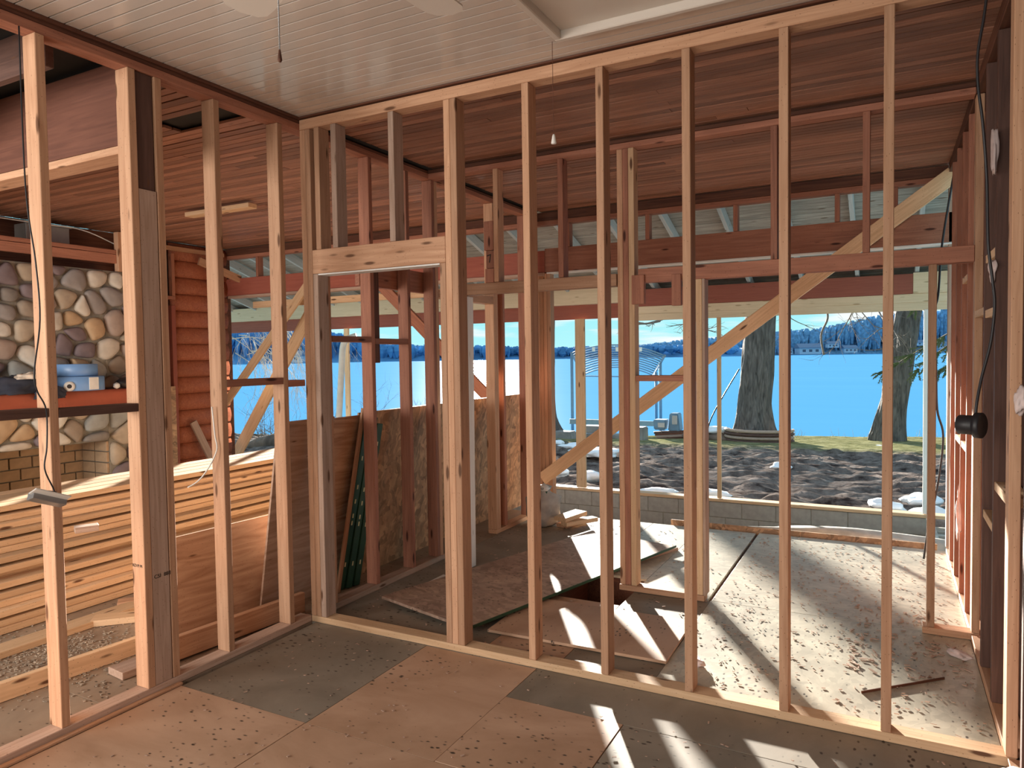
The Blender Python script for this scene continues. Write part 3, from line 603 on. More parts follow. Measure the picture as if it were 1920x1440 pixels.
tag(bar('ceiling_board', -5.88, -5.04, 4.60, 4.70, 2.955, 2.995, PINE_L, None), 'flat pine board fixed under the dark ceiling of the left room', 'board')
d2 = tag(empty('round_duct', (-5.4, 1.62, 2.7)), 'dark flexible duct hanging among the open joists at top left', 'duct')
tube('duct_hose', smoothpath([(-6.2, 1.65, 2.82), (-5.4, 1.62, 2.72), (-4.6, 1.72, 2.78), (-3.9, 1.62, 2.90)]), .10, GALV, d2, 14)

# ------------------------------------------------------------------ lumber in the left room
ORD = ['top', 'second', 'third', 'fourth', 'fifth', 'sixth', 'seventh', 'eighth', 'ninth', 'tenth', 'eleventh', 'twelfth', 'thirteenth', 'fourteenth', 'fifteenth', 'sixteenth', 'seventeenth', 'bottom']
NL = 15; rl_ = random.Random(11); zz = .004; pos = []
for k in range(NL):
    th = .038; x1 = -4.58-.030*k+rl_.uniform(-.045, .045) - (.10 if k > 12 else 0) - (.08 if k in (9, 6) else 0); pos.append((zz, x1)); zz += th+(.016 if k % 3 == 1 else .0015)
for k, (z0, x1) in enumerate(pos):
    idx = NL-1-k; nm = ORD[idx] if k else 'bottom'
    ys = rl_.uniform(-.2, .3); ye = ys+rl_.choice([4.9, 5.2, 5.6]) + .5
    wdt = .14 if k % 3 else .184
    nb = 1 if k < NL-2 else 3
    full = [(x1-wdt, x1)]
    xx = x1-wdt-.012
    for j in range(3):
        full.append((xx-.14, xx)); xx -= .152
    for j, (a, b_) in enumerate(full):
        if j > 1 and not k in (NL-1, NL-2, 0): 
            pass
        o = bar('lumber_board', a, b_, ys+j*.03, ye-j*.05, z0, z0+.038, PINE_L, None)
        tag(o, f"long pine board in the {nm} course of the lumber stack, " + ['front edge of the course', 'second from the front', 'third from the front', 'backmost of the course'][j], 'lumber', 'pine boards stacked in the left room')
def loose(name, a, b, w, t, mat, label, wdv=(0, 0, 1), cat='board', z=None): return tag(beam(name, a, b, w, t, mat, None, wdv), label, cat)
loose('lumber_board', (-4.30, -.2, .021), (-4.28, 3.1, .021), .14, .038, PINE_L, 'long pine board lying flat on the floor just before the lumber stack', (1, 0, 0), 'lumber')
loose('lumber_board', (-3.86, .2, .047), (-3.56, 3.05, .047), .09, .038, PINE_L, 'long pine two by four on edge alone on the dusty floor nearest the stud wall', (0, 0, 1), 'lumber')
loose('offcut', (-4.27, 2.60, .022), (-4.02, 2.84, .022), .12, .038, PINE_L, 'short pale offcut lying flat on the dusty floor in front of the stack', (1, -1, 0), 'offcut')
loose('offcut', (-4.42, 2.86, .022), (-4.30, 3.02, .022), .10, .038, PINE, 'small brown offcut block beside the bottom of the lumber stack', (1, -1, 0), 'offcut')
loose('offcut', (-4.36, 2.98, .065), (-4.12, 3.05, .065), .09, .038, PINE_L, 'angled pale offcut resting on other scraps behind the triple stud', (0, 1, 0), 'offcut')
loose('offcut', (-4.42, 3.12, .022), (-4.02, 3.06, .022), .12, .038, PINE, 'offcut lying under the angled scraps behind the triple stud', (0, 1, 0), 'offcut')
loose('offcut', (-4.62, 2.72, .52), (-4.56, 2.84, .52), .09, .038, PINE_G, 'short wooden block lying on the steps of the lumber stack', (1, 0, 0), 'offcut')
# plank and sheets behind the left stud wall
loose('long_plank', (-3.34, 2.33, .075), (-3.235, 3.30, .075), .125, .038, PINE, 'wide plank on edge along the foot of the left stud wall', (0, 0, 1), 'lumber')
loose('long_plank', (-3.44, 2.2, .022), (-3.32, 3.25, .022), .14, .038, PINE_G, 'plank lying flat behind the plank on edge at the foot of the wall', (1, 0, 0), 'lumber')
ps = bar('plywood_sheet', 0, .95, -.008, .008, 0, .60, PLYW, None, .001); ps.location = (-3.47, 2.95, .31); ps.rotation_euler = (rad(-6), 0, rad(86)); tag(ps, 'knotty plywood sheet leaning low behind the left studs, with a sunlit top edge', 'plywood')
def leaning(name, y0, y1, zt, mat, label, off=0, cat='sheet'):
    h = math.hypot(zt, .20); ang = math.atan2(.20, zt)
    me = boxmesh(y1-y0, h, .015, mat, .001); o = link(name, me, None)
    # local X along world Y, local Y up the lean
    X = Vector((0, 1, 0)); Yv = Vector((math.sin(ang), 0, math.cos(ang))); Z = X.cross(Yv)
    o.rotation_euler = Matrix((X, Yv, Z)).transposed().to_euler(); o.location = (-3.415-off+.10, (y0+y1)/2, zt/2)
    return tag(o, label, cat)
leaning('plywood_sheet', 3.11, 3.60, 1.215, PLYW2, 'tall grey veined plywood sheet leaning behind the corner studs, with faint stamped lettering', 0, 'plywood')
leaning('plywood_sheet', 3.60, 3.90, 1.20, PLYW, 'narrow plywood piece leaning left of the green beams', .02, 'plywood')
leaning('osb_sheet', 3.88, 5.05, 1.215, OSB, 'large chipboard sheet leaning behind the doorway studs, right of the green beams', .03, 'chipboard')
leaning('osb_sheet', 5.0, 6.74, 1.215, OSB, 'second large chipboard sheet leaning in the wall opening left of the bag', .05, 'chipboard')
for k, (dy, lab) in enumerate(((0, 'left of the three dark green beams leaning together with yellow print'), (.075, 'middle of the three dark green beams leaning together with yellow print'), (.15, 'right of the three dark green beams leaning together with yellow print'))):
    g_ = tag(empty('green_beam', (-3.42, 3.74+dy, 0)), lab, 'beam', 'green beams leaning behind the doorway')
    a, b_ = Vector((-3.33+.012*k, 3.74+dy*.9, .004)), Vector((-3.20, 3.93+dy*.75, 1.23-.05*k))
    beam('beam_body', a, b_, .062, .035, GREEN, g_, (0, 1, 0))
    for q in (.13, .36, .40, .48, .56, .72, .86):
        p = a.lerp(b_, q); dd = (b_-a).normalized()
        beam('print_mark', p+Vector((.0195, -.004, 0)), p+dd*.03+Vector((.0195, -.004, 0)), .012, .003, YEL, g_, (0, 1, 0), 0)
loose('thin_strip', (-3.30, 3.69, .004), (-3.19, 3.87, 1.25), .03, .02, PINE, 'thin reddish wood strip leaning just left of the green beams', (0, 1, 0))

# stamp on the triple post
txt = bpy.data.curves.new('lumber_stamp', 'FONT'); txt.body = 'CSI  888'; txt.size = .026; txt.extrude = .0005; txt.materials.append(INK)
to = bpy.data.objects.new('lumber_stamp', txt); COL.objects.link(to); to.location = (XL-.0012, 2.186, .555); to.rotation_euler = (rad(90), rad(0), rad(90)); setp(to, wl_)
txt2 = bpy.data.curves.new('lumber_stamp', 'FONT'); txt2.body = 'KD19 M'; txt2.size = .02; txt2.extrude = .0005; txt2.materials.append(INK)
to = bpy.data.objects.new('lumber_stamp', txt2); COL.objects.link(to); to.location = (XL-.085, 2.136, .62); to.rotation_euler = (rad(90), 0, 0); setp(to, wl_)

txt3 = bpy.data.curves.new('marker_number', 'FONT'); txt3.body = '7'; txt3.size = .085; txt3.extrude = .0005; txt3.materials.append(INK)
to = bpy.data.objects.new('marker_number', txt3); COL.objects.link(to); to.location = (-2.583, YC+.009, 2.272); to.rotation_euler = (rad(90), rad(-14), 0); setp(to, wc)

# ------------------------------------------------------------------ braces
BY = YD-.03
loose('diagonal_brace', (-3.06, BY, .36), (.44, BY, 2.93), .125, .038, PINE_L, 'long pale pine brace running diagonally up to the right across the back opening', (0, 0, 1), 'brace')
loose('diagonal_brace', (-7.55, 6.42, 1.04), (-5.86, 6.42, 2.70), .10, .038, PINE_L, 'pale diagonal brace in the left room, upper of the two behind the left studs', (0, 0, 1), 'brace')
loose('diagonal_brace', (-7.95, 6.74, .05), (-6.15, 6.74, 2.45), .16, .038, PINE_L, 'wide pale diagonal brace in the left room, lower of the two behind the left studs', (0, 0, 1), 'brace')
loose('diagonal_brace', (-5.2, 6.43, 2.58), (-3.45, 6.43, .98), .12, .038, RED, 'reddish diagonal brace descending to the right behind the doorway studs', (0, 0, 1), 'brace')

# ------------------------------------------------------------------ things on the floor beyond the front wall
def slab(name, o0, u, v, th, z, mat, label, cat):
    o0, u, v = Vector(o0), Vector(u), Vector(v); me = boxmesh(u.length, v.length, th, mat, .002); o = link(name, me, None)
    X = u.normalized(); Z = X.cross(v).normalized(); Y = Z.cross(X); o.rotation_euler = Matrix((X, Y, Z)).transposed().to_euler()
    o.location = o0+u/2+v/2; return tag(o, label, cat)
slab('loose_osb_sheet', (-2.10, 3.47, .045), (.60, 2.19, .0), (-.80, .135, .0), .018, 0, OSBD, 'loose chipboard sheet with a green edge lying askew across the floor hole', 'chipboard')
o = slab('osb_green_edge', (-2.096, 3.458, .045), (.60, 2.19, .0), (-.004, .001, 0), .019, 0, GREEN, None, None); o.name = 'green_edge'
par = bpy.data.objects['loose_osb_sheet']; setp(o, par); 
for k_ in ('label', 'category'): 
    if k_ in o: del o[k_]
slab('loose_plywood_sheet', (-2.04, 3.52, .014), (1.04, .02, .0), (.0, .62, .0), .016, 0, PLYT, 'loose tan plywood sheet lying flat in front of the dark floor hole', 'plywood')
tag(bar('white_scrap', -2.86, -2.80, 4.10, 4.32, .002, .012, PAPER, None), 'small white flat scrap on the floor beyond the doorway', 'scrap')
tag(beam('wood_sliver', (-.10, 3.63, .010), (.25, 3.96, .010), .012, .006, DARK, None, (0, 0, 1)), 'long dark wood sliver on the floor near the right wall', 'stick')
tag(beam('wood_sliver', (-1.70, 5.22, .012), (-1.50, 5.70, .012), .025, .012, PINE_G, None, (0, 0, 1)), 'narrow grey strip on the sunlit floor behind the red stained studs', 'stick')
bag = tag(empty('cement_bag', (-2.86, 6.03, 0)), 'grey woven plastic bag with a crumpled open top beside the offcut pile', 'bag')
lathe('bag_body', [(.08, .0), (.12, .02), (.15, .10), (.155, .20), (.135, .28), (.075, .31), (.06, .33), (.085, .37)], BAG, bag, (-2.86, 6.03, .002), 22, jit=.35)
blob('bag_flap', (-2.83, 6.0, .36), (.05, .05, .035), PAPER, bag, 5, .6); bar('green_scrap', -2.90, -2.80, 5.99, 6.01, .30, .33, GREEN, bag)
loose('offcut', (-2.66, 6.0, .022), (-2.58, 6.3, .022), .12, .038, PINE, 'lowest offcut of the small pile beside the woven bag', (1, 0, 0), 'offcut')
loose('offcut', (-2.60, 5.92, .061), (-2.42, 6.24, .061), .09, .038, PINE_L, 'middle offcut of the small pile beside the woven bag, pointing right', (1, 0, 0), 'offcut')
loose('offcut', (-2.64, 5.92, .100), (-2.55, 6.22, .115), .14, .038, PINE_L, 'sunlit top offcut of the small pile beside the woven bag', (1, 0, 0), 'offcut')

# wood chips and dust: too many to count
bm = bmesh.new(); rc = random.Random(5)
def chip(x, y, z, l, w, t, a):
    if HX0-.03 < x < HX1+.03 and HY0-.03 < y < HY1+.03 or (y < 4.2 and y > 3.45 and -2.1 < x < -.98): return
    c, s_ = math.cos(a), math.sin(a); vs = []
    tl = rc.uniform(-.15, .15)
    for dz in (0, t):
        for dx, dy in ((-l, -w*.6), (l*.8, -w), (l, w*.7), (-l*.7, w)): vs.append(bm.verts.new((x+dx*c-dy*s_, y+dx*s_+dy*c, z+dz+dx*tl*.5+abs(l*tl)*.5)))
    for f in ((0, 1, 2, 3), (7, 6, 5, 4), (0, 4, 5, 1), (1, 5, 6, 2), (2, 6, 7, 3), (3, 7, 4, 0)): bm.faces.new([vs[i] for i in f])
for i in range(900):
    chip(rc.uniform(-.95, .38), rc.uniform(3.35, 6.45), .006, rc.uniform(.003, .013), rc.uniform(.0015, .004), rc.uniform(.001, .004), rc.uniform(0, 6.28))
for i in range(120): chip(rc.uniform(-.2, .38), rc.uniform(3.9, 4.9), .006, rc.uniform(.008, .026), rc.uniform(.003, .008), rc.uniform(.002, .005), rc.uniform(0, 6.28))
for i in range(300): chip(rc.uniform(-3.0, -1.0), rc.uniform(3.35, 6.45), .003, rc.uniform(.004, .015), rc.uniform(.003, .007), rc.uniform(.001, .004), rc.uniform(0, 6.28))
for i in range(260): chip(rc.uniform(-3.0, .3), rc.uniform(1.3, 3.18), .004, rc.uniform(.003, .010), rc.uniform(.002, .005), rc.uniform(.001, .003), rc.uniform(0, 6.28))
tag(fin('wood_chips', bm, PINE_G), 'small wood chips and splinters scattered over the floor', 'wood chips', kind='stuff')
bm = bmesh.new()
for i in range(1500):
    a = rc.gauss(0, .28); b2 = rc.gauss(0, .22); chip(-3.95+a, 2.25+b2, .003, rc.uniform(.002, .010), rc.uniform(.002, .006), rc.uniform(.001, .005), rc.uniform(0, 6.28))
tag(fin('plaster_rubble', bm, RUBBLE), 'pale plaster and insulation crumbs on the dusty floor behind the triple stud', 'rubble', kind='stuff')

# ------------------------------------------------------------------ ceiling fan, cords, fixtures
HUB = Vector((-1.36, 1.50, 2.75))
fan = tag(empty('ceiling_fan', (HUB.x, HUB.y, CZ)), 'white ceiling fan on the painted ceiling, only two blade tips in view', 'fan')
lathe('canopy', [(.03, -.06), (.07, -.03), (.075, 0)], WTRIM, fan, (HUB.x, HUB.y, CZ), 20); tube('downrod', [(HUB.x, HUB.y, CZ), (HUB.x, HUB.y, 2.84)], .012, WTRIM, fan)
lathe('motor', [(.05, -.10), (.10, -.07), (.115, 0), (.10, .05), (.04, .09)], WTRIM, fan, HUB, 24)
for k in range(5):
    a = rad(13+72*k); u = Vector((math.cos(a), math.sin(a), 0)); v = Vector((-u.y, u.x, .12)).normalized()
    outl = []
    for t, h in ((.17, .055), (.30, .068), (.50, .078), (.555, .075), (.585, .055), (.60, 0)): outl.append((t, h))
    pts = outl+[(t, -h) for t, h in outl[-2::-1]]
    bm = bmesh.new(); lo = [bm.verts.new(HUB+u*t+v*h-Vector((0, 0, .003))) for t, h in pts]; hi = [bm.verts.new(HUB+u*t+v*h+Vector((0, 0, .003))) for t, h in pts]
    bm.faces.new(lo); bm.faces.new(hi[::-1])
    for q in range(len(pts)): bm.faces.new((lo[q], lo[(q+1) % len(pts)], hi[(q+1) % len(pts)], hi[q]))
    fin('blade', bm, WTRIM, fan); beam('blade_iron', HUB+u*.08, HUB+u*.2, .03, .005, GREYM, fan, v)
ch = Vector((-1.504, 1.5, 2.42)); chn = tag(empty('pull_chain', (ch.x, ch.y, 2.66)), 'beaded pull chain with a dark drop shaped pull hanging from the fan', 'pull chain')
tube('chain', [(ch.x+.11, ch.y, 2.66), (ch.x, ch.y, 2.64), (ch.x, ch.y, 2.455)], .0016, GREYM, chn, 6)
bm = bmesh.new()
for q in range(34):
    bmesh.ops.create_icosphere(bm, subdivisions=1, radius=.0026, matrix=Matrix.Translation((ch.x, ch.y, 2.64-q*.0056)))
tag(fin('chain_beads', bm, GREYM, chn, True), kind='stuff')
lathe('pull_drop', [(.001, .036), (.003, .03), (.0055, .012), (.0065, .004), (.004, -.002), (.001, -.003)], DARK, chn, (ch.x, ch.y, 2.422), 12)
pc = tag(empty('hatch_cord', (-1.317, 2.95, 2.976)), 'long thin pull cord with a white bell shaped knob hanging from the ceiling hatch frame', 'cord')
tube('cord', [(-1.317, 2.935, 2.976), (-1.317, 2.94, 2.57)], .0013, DARK, pc, 6)
lathe('knob', [(.011, -.022), (.012, -.018), (.007, .012), (.004, .02)], PAPER, pc, (-1.317, 2.94, 2.553), 14)
tag(tube('thin_cable', smoothpath([(-3.06, 1.66, 2.93), (-3.05, 1.655, 2.3), (-3.055, 1.685, 2.0), (-3.05, 1.69, 1.77), (-3.04, 1.655, 1.56), (-3.045, 1.665, 1.48), (-3.05, 1.70, 1.40), (-3.055, 1.70, 1.25), (-3.05, 1.685, 1.16), (-3.04, 1.712, 1.07), (-3.02, 1.70, 1.045)]), .003, BLACK, None, 6), 'thin black cord running down the leftmost stud', 'cord')
sw = tag(empty('switch_box', (-3.04, 1.68, 1.03)), 'grey and white electrical switch box dangling from the black cord on the leftmost stud', 'switch')
beam('box_body', (-3.03, 1.615, 1.065), (-3.01, 1.735, 1.015), .05, .035, GREYM, sw, (1, 0, .3)); beam('cover_plate', (-3.005, 1.61, 1.085), (-2.985, 1.735, 1.032), .055, .006, PAPER, sw, (1, 0, .5)); beam('toggle', (-2.995, 1.66, 1.072), (-2.985, 1.69, 1.062), .012, .014, BLACK, sw, (1, 0, .5))
can = tag(empty('black_light_can', (.30, 3.3, 1.29)), 'black cylindrical light fixture hanging by a cable in front of the right wall studs', 'light')
lathe('can_body', [(.034, -.045), (.038, -.040), (.038, .015), (.034, .022)], BLACK, can, (.290, 3.30, 1.296), 28, axis=(.9, -.45, 0)); lathe('can_rim', [(.034, .0), (.050, .002), (.050, .024), (.044, .028), (.010, .028)], BLACK, can, (.303, 3.294, 1.296), 28, axis=(.9, -.45, 0))
tube('clip', [(.262, 3.315, 1.29), (.25, 3.32, 1.285), (.246, 3.325, 1.30)], .003, GREYM, can, 6)
def cab(name, px, r, mat, label): return tag(tube(name, smoothpath(px), r, mat, None, 7), label, 'cable')
cab('black_cable', [(.33, 3.30, 2.96), (.318, 3.3, 2.85), (.300, 3.30, 2.72), (.302, 3.30, 2.60), (.318, 3.30, 2.46), (.335, 3.32, 2.25), (.342, 3.32, 2.0), (.358, 3.33, 1.86), (.366, 3.33, 1.76), (.355, 3.33, 1.62), (.325, 3.32, 1.48), (.308, 3.30, 1.38), (.305, 3.30, 1.33)], .0055, BLACK, 'thick black cable hanging down the right wall to the black light fixture')
cab('grey_cable', [(.43, 6.3, 2.9), (.36, 6.3, 2.4), (.33, 6.2, 2.0), (.30, 6.2, 1.85), (.32, 6.2, 1.5), (.33, 6.2, 1.15), (.37, 6.2, .95), (.34, 6.2, .6), (.28, 6.2, .25), (.25, 6.2, .01)], .008, BLACK, 'grey cable looping down the far right corner in front of the lake')
cab('white_cable', [(-3.14, 2.585, 1.05+.3), (-3.13, 2.59, 1.2), (-3.12, 2.59, 1.12), (-3.16, 2.56, 1.02), (-3.2, 2.53, .96), (-3.24, 2.5, .93)], .004, PAPER, 'white cable stapled to the left side of the fourth stud of the left wall')
for k, (p, s_, lab) in enumerate((((.395, 3.66, 2.42), (.012, .03, .09), 'torn insulation tuft high on the right wall beside the black cable'), ((.40, 3.72, 1.93), (.015, .04, .05), 'pale insulation tuft at the upper block of the right wall'), ((.43, 3.16, 1.40), (.02, .03, .05), 'pink insulation tuft at the right edge beside the nearest post'), ((.40, 5.25, .55), (.014, .03, .14), 'ragged insulation tuft low on the red right wall'), ((.43, 3.05, .03), (.06, .08, .03), 'pink insulation scrap on the floor at the foot of the nearest right post'))):
    tag(blob('insulation_tuft', p, s_, INSUL, None, k+2, .7, 3), lab, 'insulation')
for k, (x, y, lab) in enumerate(((.33, 4.28, 'white insulation scrap on the floor at the right wall under the black light'), (-.86, 3.62, 'pale torn paper scrap on the sunlit floor just past the front wall plate'))):
    tag(blob('insulation_scrap', (x, y, .02), (.035, .06, .018), INSUL, None, k+9, .8, 3, .6), lab, 'scrap')

# ------------------------------------------------------------------ porch: roof, outer beam, foundation
OY = 9.3
pr = structure('porch_roof')
def rz(y): return 2.62+.33*(OY-y)
yy = 6.62; sl = math.atan(.33); k = 0
while yy < 10.0:
    o = bar('deck_board', -11.6, .75, -.066, .066, -.012, .012, DECKG, None, .002); o.location = ((-11.6+.75)/2, yy, rz(yy)+.02+.002*(k % 3)); o.rotation_euler = (-sl, 0, 0); setp(o, pr)
    yy += .128*1.0; k += 1
x = -11.3
while x < .7:
    beam('rafter', (x, 6.58, rz(6.58)-.075), (x, 9.95, rz(9.95)-.075), .115, .042, RAFT, pr, (0, 0, 1)); x += .61
bar('roof_felt', -11.7, .85, -1.8, 1.8, -.004, .004, SOOT_SHADE, None, 0).name = 'roof_cover'
rc_ = bpy.data.objects['roof_cover']; rc_.location = (-5.42, 8.28, rz(8.28)+.05); rc_.rotation_euler = (-sl, 0, 0); setp(rc_, pr)
bar('outer_beam', -11.5, -3.02, OY, OY+.09, 2.30, 2.53, BEIGE, pr); bar('outer_beam', -11.5, -3.02, OY+.09, OY+.14, 2.10, 2.30, REDP, pr)
bar('outer_beam', -3.0, .25, OY, OY+.09, 2.235, 2.46, REDP, pr); bar('outer_beam', .252, .72, OY, OY+.09, 2.235, 2.47, BEIGE, pr)
bar('fascia_board', -3.0, .70, OY+.02, OY+.06, 2.135, 2.233, BEIGE, pr); bar('fascia_board', -3.0, .70, OY+.02, OY+.06, 2.045, 2.133, BEIGE, pr)
bar('soffit_board', -11.5, .7, OY+.15, OY+.60, 2.36, 2.375, BEIGE, pr)
bar('end_board', .68, .72, 6.6, 9.3, 2.45, 2.6, BEIGE, pr)
for x, w, mt_ in ((-3.88, .14, PINE_L), (-1.93, .05, PINE_L), (.36, .045, WHITEW), (-8.05, .09, PINE_L)):  # white of the rightmost post stands for the sun on it
    bar('post', x, x+w, OY, OY+.04, -.268, 2.10 if x < -3 else 2.05, mt_, pr)
pf = structure('porch_foundation')
bar('sill_plate', -11.5, .62, OY-.02, OY+.14, -.31, -.272, PINE_L, pf)
xb0 = .402; row = 0
for row in range(3):
    x = xb0-(.203 if row % 2 else 0)
    if row % 2: bar('block', x+.003, xb0-.003, OY, OY+.19, -.315-.203*(row+1)+.006, -.315-.203*row-.003, BLOCK, pf, .006)
    while x > -9:
        bar('block', x-.403, x-.004, OY+random.uniform(0, .004), OY+.19, -.315-.203*(row+1)+.006, -.315-.203*row-.003, BLOCK, pf, .006); x -= .406
bar('mortar_bed', -9.2, xb0-.01, OY+.008, OY+.18, -.93, -.318, MORTAR, pf, 0)
# side foundation of hollow blocks, cores open to the sky
y = OY-.01; 
while y > 7.1:
    bm = bmesh.new(); zt, zb = -.40, -.60
    def bx(x0, x1, y0, y1):
        vs = [bm.verts.new(p) for p in ((x0, y0, zb), (x1, y0, zb), (x1, y1, zb), (x0, y1, zb), (x0, y0, zt), (x1, y0, zt), (x1, y1, zt), (x0, y1, zt))]
        for f in ((0, 3, 2, 1), (4, 5, 6, 7), (0, 1, 5, 4), (1, 2, 6, 5), (2, 3, 7, 6), (3, 0, 4, 7)): bm.faces.new([vs[i] for i in f])
    y0 = y-.40; bx(.46, .49, y0, y); bx(.62, .65, y0, y); bx(.49, .62, y0, y0+.035); bx(.49, .62, y-.035, y); bx(.49, .62, y0+.185, y0+.215)
    fin('hollow_block', bm, CONC, pf); y -= .406
tag(bar('osb_rim_board', -1.80, .36, 6.60, 6.62, -.16, .035, OSB, None), 'narrow chipboard rim strip standing along the far edge of the floor', 'chipboard').rotation_euler[1] += 0
tag(blob('broken_footing', (-.28, 6.98, -.12), (.98, .16, .13), CONC, None, 4, .22, 4), 'broken concrete footing lying in the trench behind the chipboard strip', 'concrete')
tg = structure('trench_ground')
bar('trench_soil', -11, .9, 6.55, 9.32, -1.0, -.80, SOIL, tg, 0)

# ------------------------------------------------------------------ yard
def shore(x): return 26.3+.5*min(0, x+2.6)*.72+(.25*(x+2.6) if x > -2.6 else 0)
def gz(x, y):
    s_ = shore(x); t = max(0, min(1, (y-9.5)/(s_-9.5)))
    z = -.50-.78*t
    n1 = noise.noise(Vector((x*.55, y*.9, 0)))*.10+abs(noise.noise(Vector((x*1.3, y*2.8, 3))))*.17+abs(noise.noise(Vector((x*3.1, y*6.5, 7))))*.09-.05
    amp = 1.0 if y < 19.5 else max(.18, 1-(y-19.5)/2.5)
    z += n1*amp
    if y > s_: z -= (y-s_)*.35
    if y < 10.2: z -= (10.2-y)*.12
    return z
bm = bmesh.new(); nx, ny = 300, 230; gr = []
for j in range(ny+1):
    t = j/ny; y = 9.5+(31.5-9.5)*t**1.15; gr.append([bm.verts.new((x, y, gz(x, y))) for x in [(-26+34*i/nx) for i in range(nx+1)]])
for j in range(ny):
    for i in range(nx): bm.faces.new((gr[j][i], gr[j][i+1], gr[j+1][i+1], gr[j+1][i]))
tag(fin('yard_ground', bm, GROUND, None, True), kind='structure')
bm = bmesh.new(); vs = [bm.verts.new(p) for p in ((-1500, 14, -1.5), (900, 14, -1.5), (1200, 1300, -1.5), (-1900, 1300, -1.5))]; bm.faces.new(vs)
tag(fin('lake', bm, LAKE), kind='structure')
snow = [(-3.05, 10.6, .55, .25), (-2.35, 10.7, .5, .22), (-4.6, 11.6, .35, .2), (-5.3, 11.9, .3, .2), (-6.0, 15.5, 1.0, .5), (-7.3, 17.5, .7, .4), (.0, 11.0, .35, .2), (.45, 11.6, .4, .3), (.55, 10.4, .4, .25), (-1.9, 15.2, .35, .2), (-8.6, 19.0, .5, .3), (-8.0, 13.2, .4, .2)]
snl = ['left of the two pale snow slabs just beyond the block wall', 'right of the two pale snow slabs just beyond the block wall', 'snow lump beyond the block wall behind the red stained studs', 'small snow lump just left of the red stained studs beyond the block wall', 'wide snow patch in the middle of the churned yard', 'snow patch near the stone blocks at the shore', 'small snow lump near the right end of the block wall', 'bright snow lump right of the rightmost full stud in the yard', 'snow lump by the right wall beyond the foundation corner', 'thin snow patch on the ruts in front of the big tree', 'small snow patch near the shore at the left', 'snow lump on the soil seen left of the woven bag']
for k, (x, y, a, b_) in enumerate(snow): tag(blob('snow_patch', (x, y, gz(x, y)+.05), (a*.6, b_, .10), SNOW, None, k, .5, 3), snl[k], 'snow')

def trunk(name, base, top, r0, r1, label, mat=BARK, flare=1.7, seed=0, cat='tree', H=None):
    o = tag(empty(name, base), label, cat); bm = bmesh.new(); n = 72; prev = None; base, top = Vector(base), Vector(top); K = 70
    for i in range(K+1):
        t = i/K; c = base.lerp(top, t); r = r0+(r1-r0)*t+r0*(flare-1)*math.exp(-t*(top-base).length/.45)
        ring = []
        for k in range(n):
            a = 2*math.pi*k/n; d = Vector((math.cos(a), math.sin(a), 0))
            f = 1+.22*abs(noise.noise(Vector((math.cos(a)*5+seed, math.sin(a)*5, t*(top-base).length*.75))))+.05*noise.noise(Vector((math.cos(a)*2, math.sin(a)*2, t*4+seed)))
            if t < .12: f += (.12-t)*1.6*max(0, math.sin(a*5+seed))
            ring.append(bm.verts.new(c+d*r*f-Vector((0, 0, .25 if i == 0 else 0))))
        if prev:
            for k in range(n): bm.faces.new((prev[k], prev[(k+1) % n], ring[(k+1) % n], ring[k]))
        prev = ring
    bm.faces.new(prev); fin('trunk', bm, mat, o, True); return o
def twigs(bm, p, d, L, r, lev, rg, droop=0, n=5):
    pts = [p]; q = Vector(p); dd = Vector(d)
    for i in range(5):
        dd = (dd+Vector((rg.uniform(-.25, .25), rg.uniform(-.25, .25), rg.uniform(-.2, .2)-droop))).normalized(); q = q+dd*L/5; pts.append(q.copy())
    tube_bm(bm, pts, [r*(1-.8*i/5) for i in range(6)], n, False)
    if lev > 0:
        for i in range(1, 6):
            if rg.random() < .85:
                nd = (dd+Vector((rg.uniform(-1, 1), rg.uniform(-1, 1), rg.uniform(-.6, .8)))).normalized()
                twigs(bm, pts[i], nd, L*rg.uniform(.4, .65), r*.5, lev-1, rg, droop, 4)
def branch(par, p, d, L, r, lev, seed, mat=TWIG, droop=0):
    bm = bmesh.new(); twigs(bm, Vector(p), Vector(d).normalized(), L, r, lev, random.Random(seed), droop); return fin('branch', bm, mat, par, True)
g1 = gz(-3.75, 23.5)
t1 = trunk('oak_tree', (-3.78, 23.5, g1), (-3.15, 23.7, 9), .48, .36, 'massive rough barked tree rising from the timber ringed bed at the shore', flare=1.45, seed=1)
branch(t1, (-3.85, 23.3, 3.5), (-1, 0, -.28), 3.2, .10, 3, 1); branch(t1, (-3.7, 23.2, 3.9), (-1, -.2, -.35), 2.6, .08, 3, 2); branch(t1, (-3.1, 23.4, 3.6), (1, -.2, -.12), 3.4, .06, 3, 4); branch(t1, (-3.0, 23.4, 4.4), (1, .1, -.35), 3.2, .05, 3, 8)
tube('hanging_vine', smoothpath([(-1.62, 23.5, 4.2), (-1.66, 23.5, 3.1), (-1.60, 23.5, 2.6), (-1.78, 23.5, 2.1), (-1.70, 23.5, 1.5)]), .03, TWIG, t1, 6)
tube('hanging_wire', smoothpath([(-4.1, 23.1, 1.1), (-4.55, 23.0, .3), (-4.95, 22.9, -.5), (-5.1, 22.9, g1+.02)]), .02, BLACK, t1, 6)
rb = tag(empty('timber_ring', (-3.6, 22.9, g1)), 'stack of four curved landscape timbers ringing the foot of the massive tree', 'planter')
for k in range(4):
    pts = [(-3.55+1.0*math.cos(a), 23.25+.75*math.sin(a), g1+.05+.105*k) for a in [math.pi*(.98+1.04*i/12) for i in range(13)]]
    tube('timber', pts, .052, PINE_G if k % 2 else BROWN, rb, 8)
g2 = gz(.02, 25.1)
t2 = trunk('shore_tree', (.0, 25.1, g2), (1.55, 25.4, 9.5), .37, .27, 'leaning rough tree behind the rightmost full height stud', flare=1.35, seed=5)
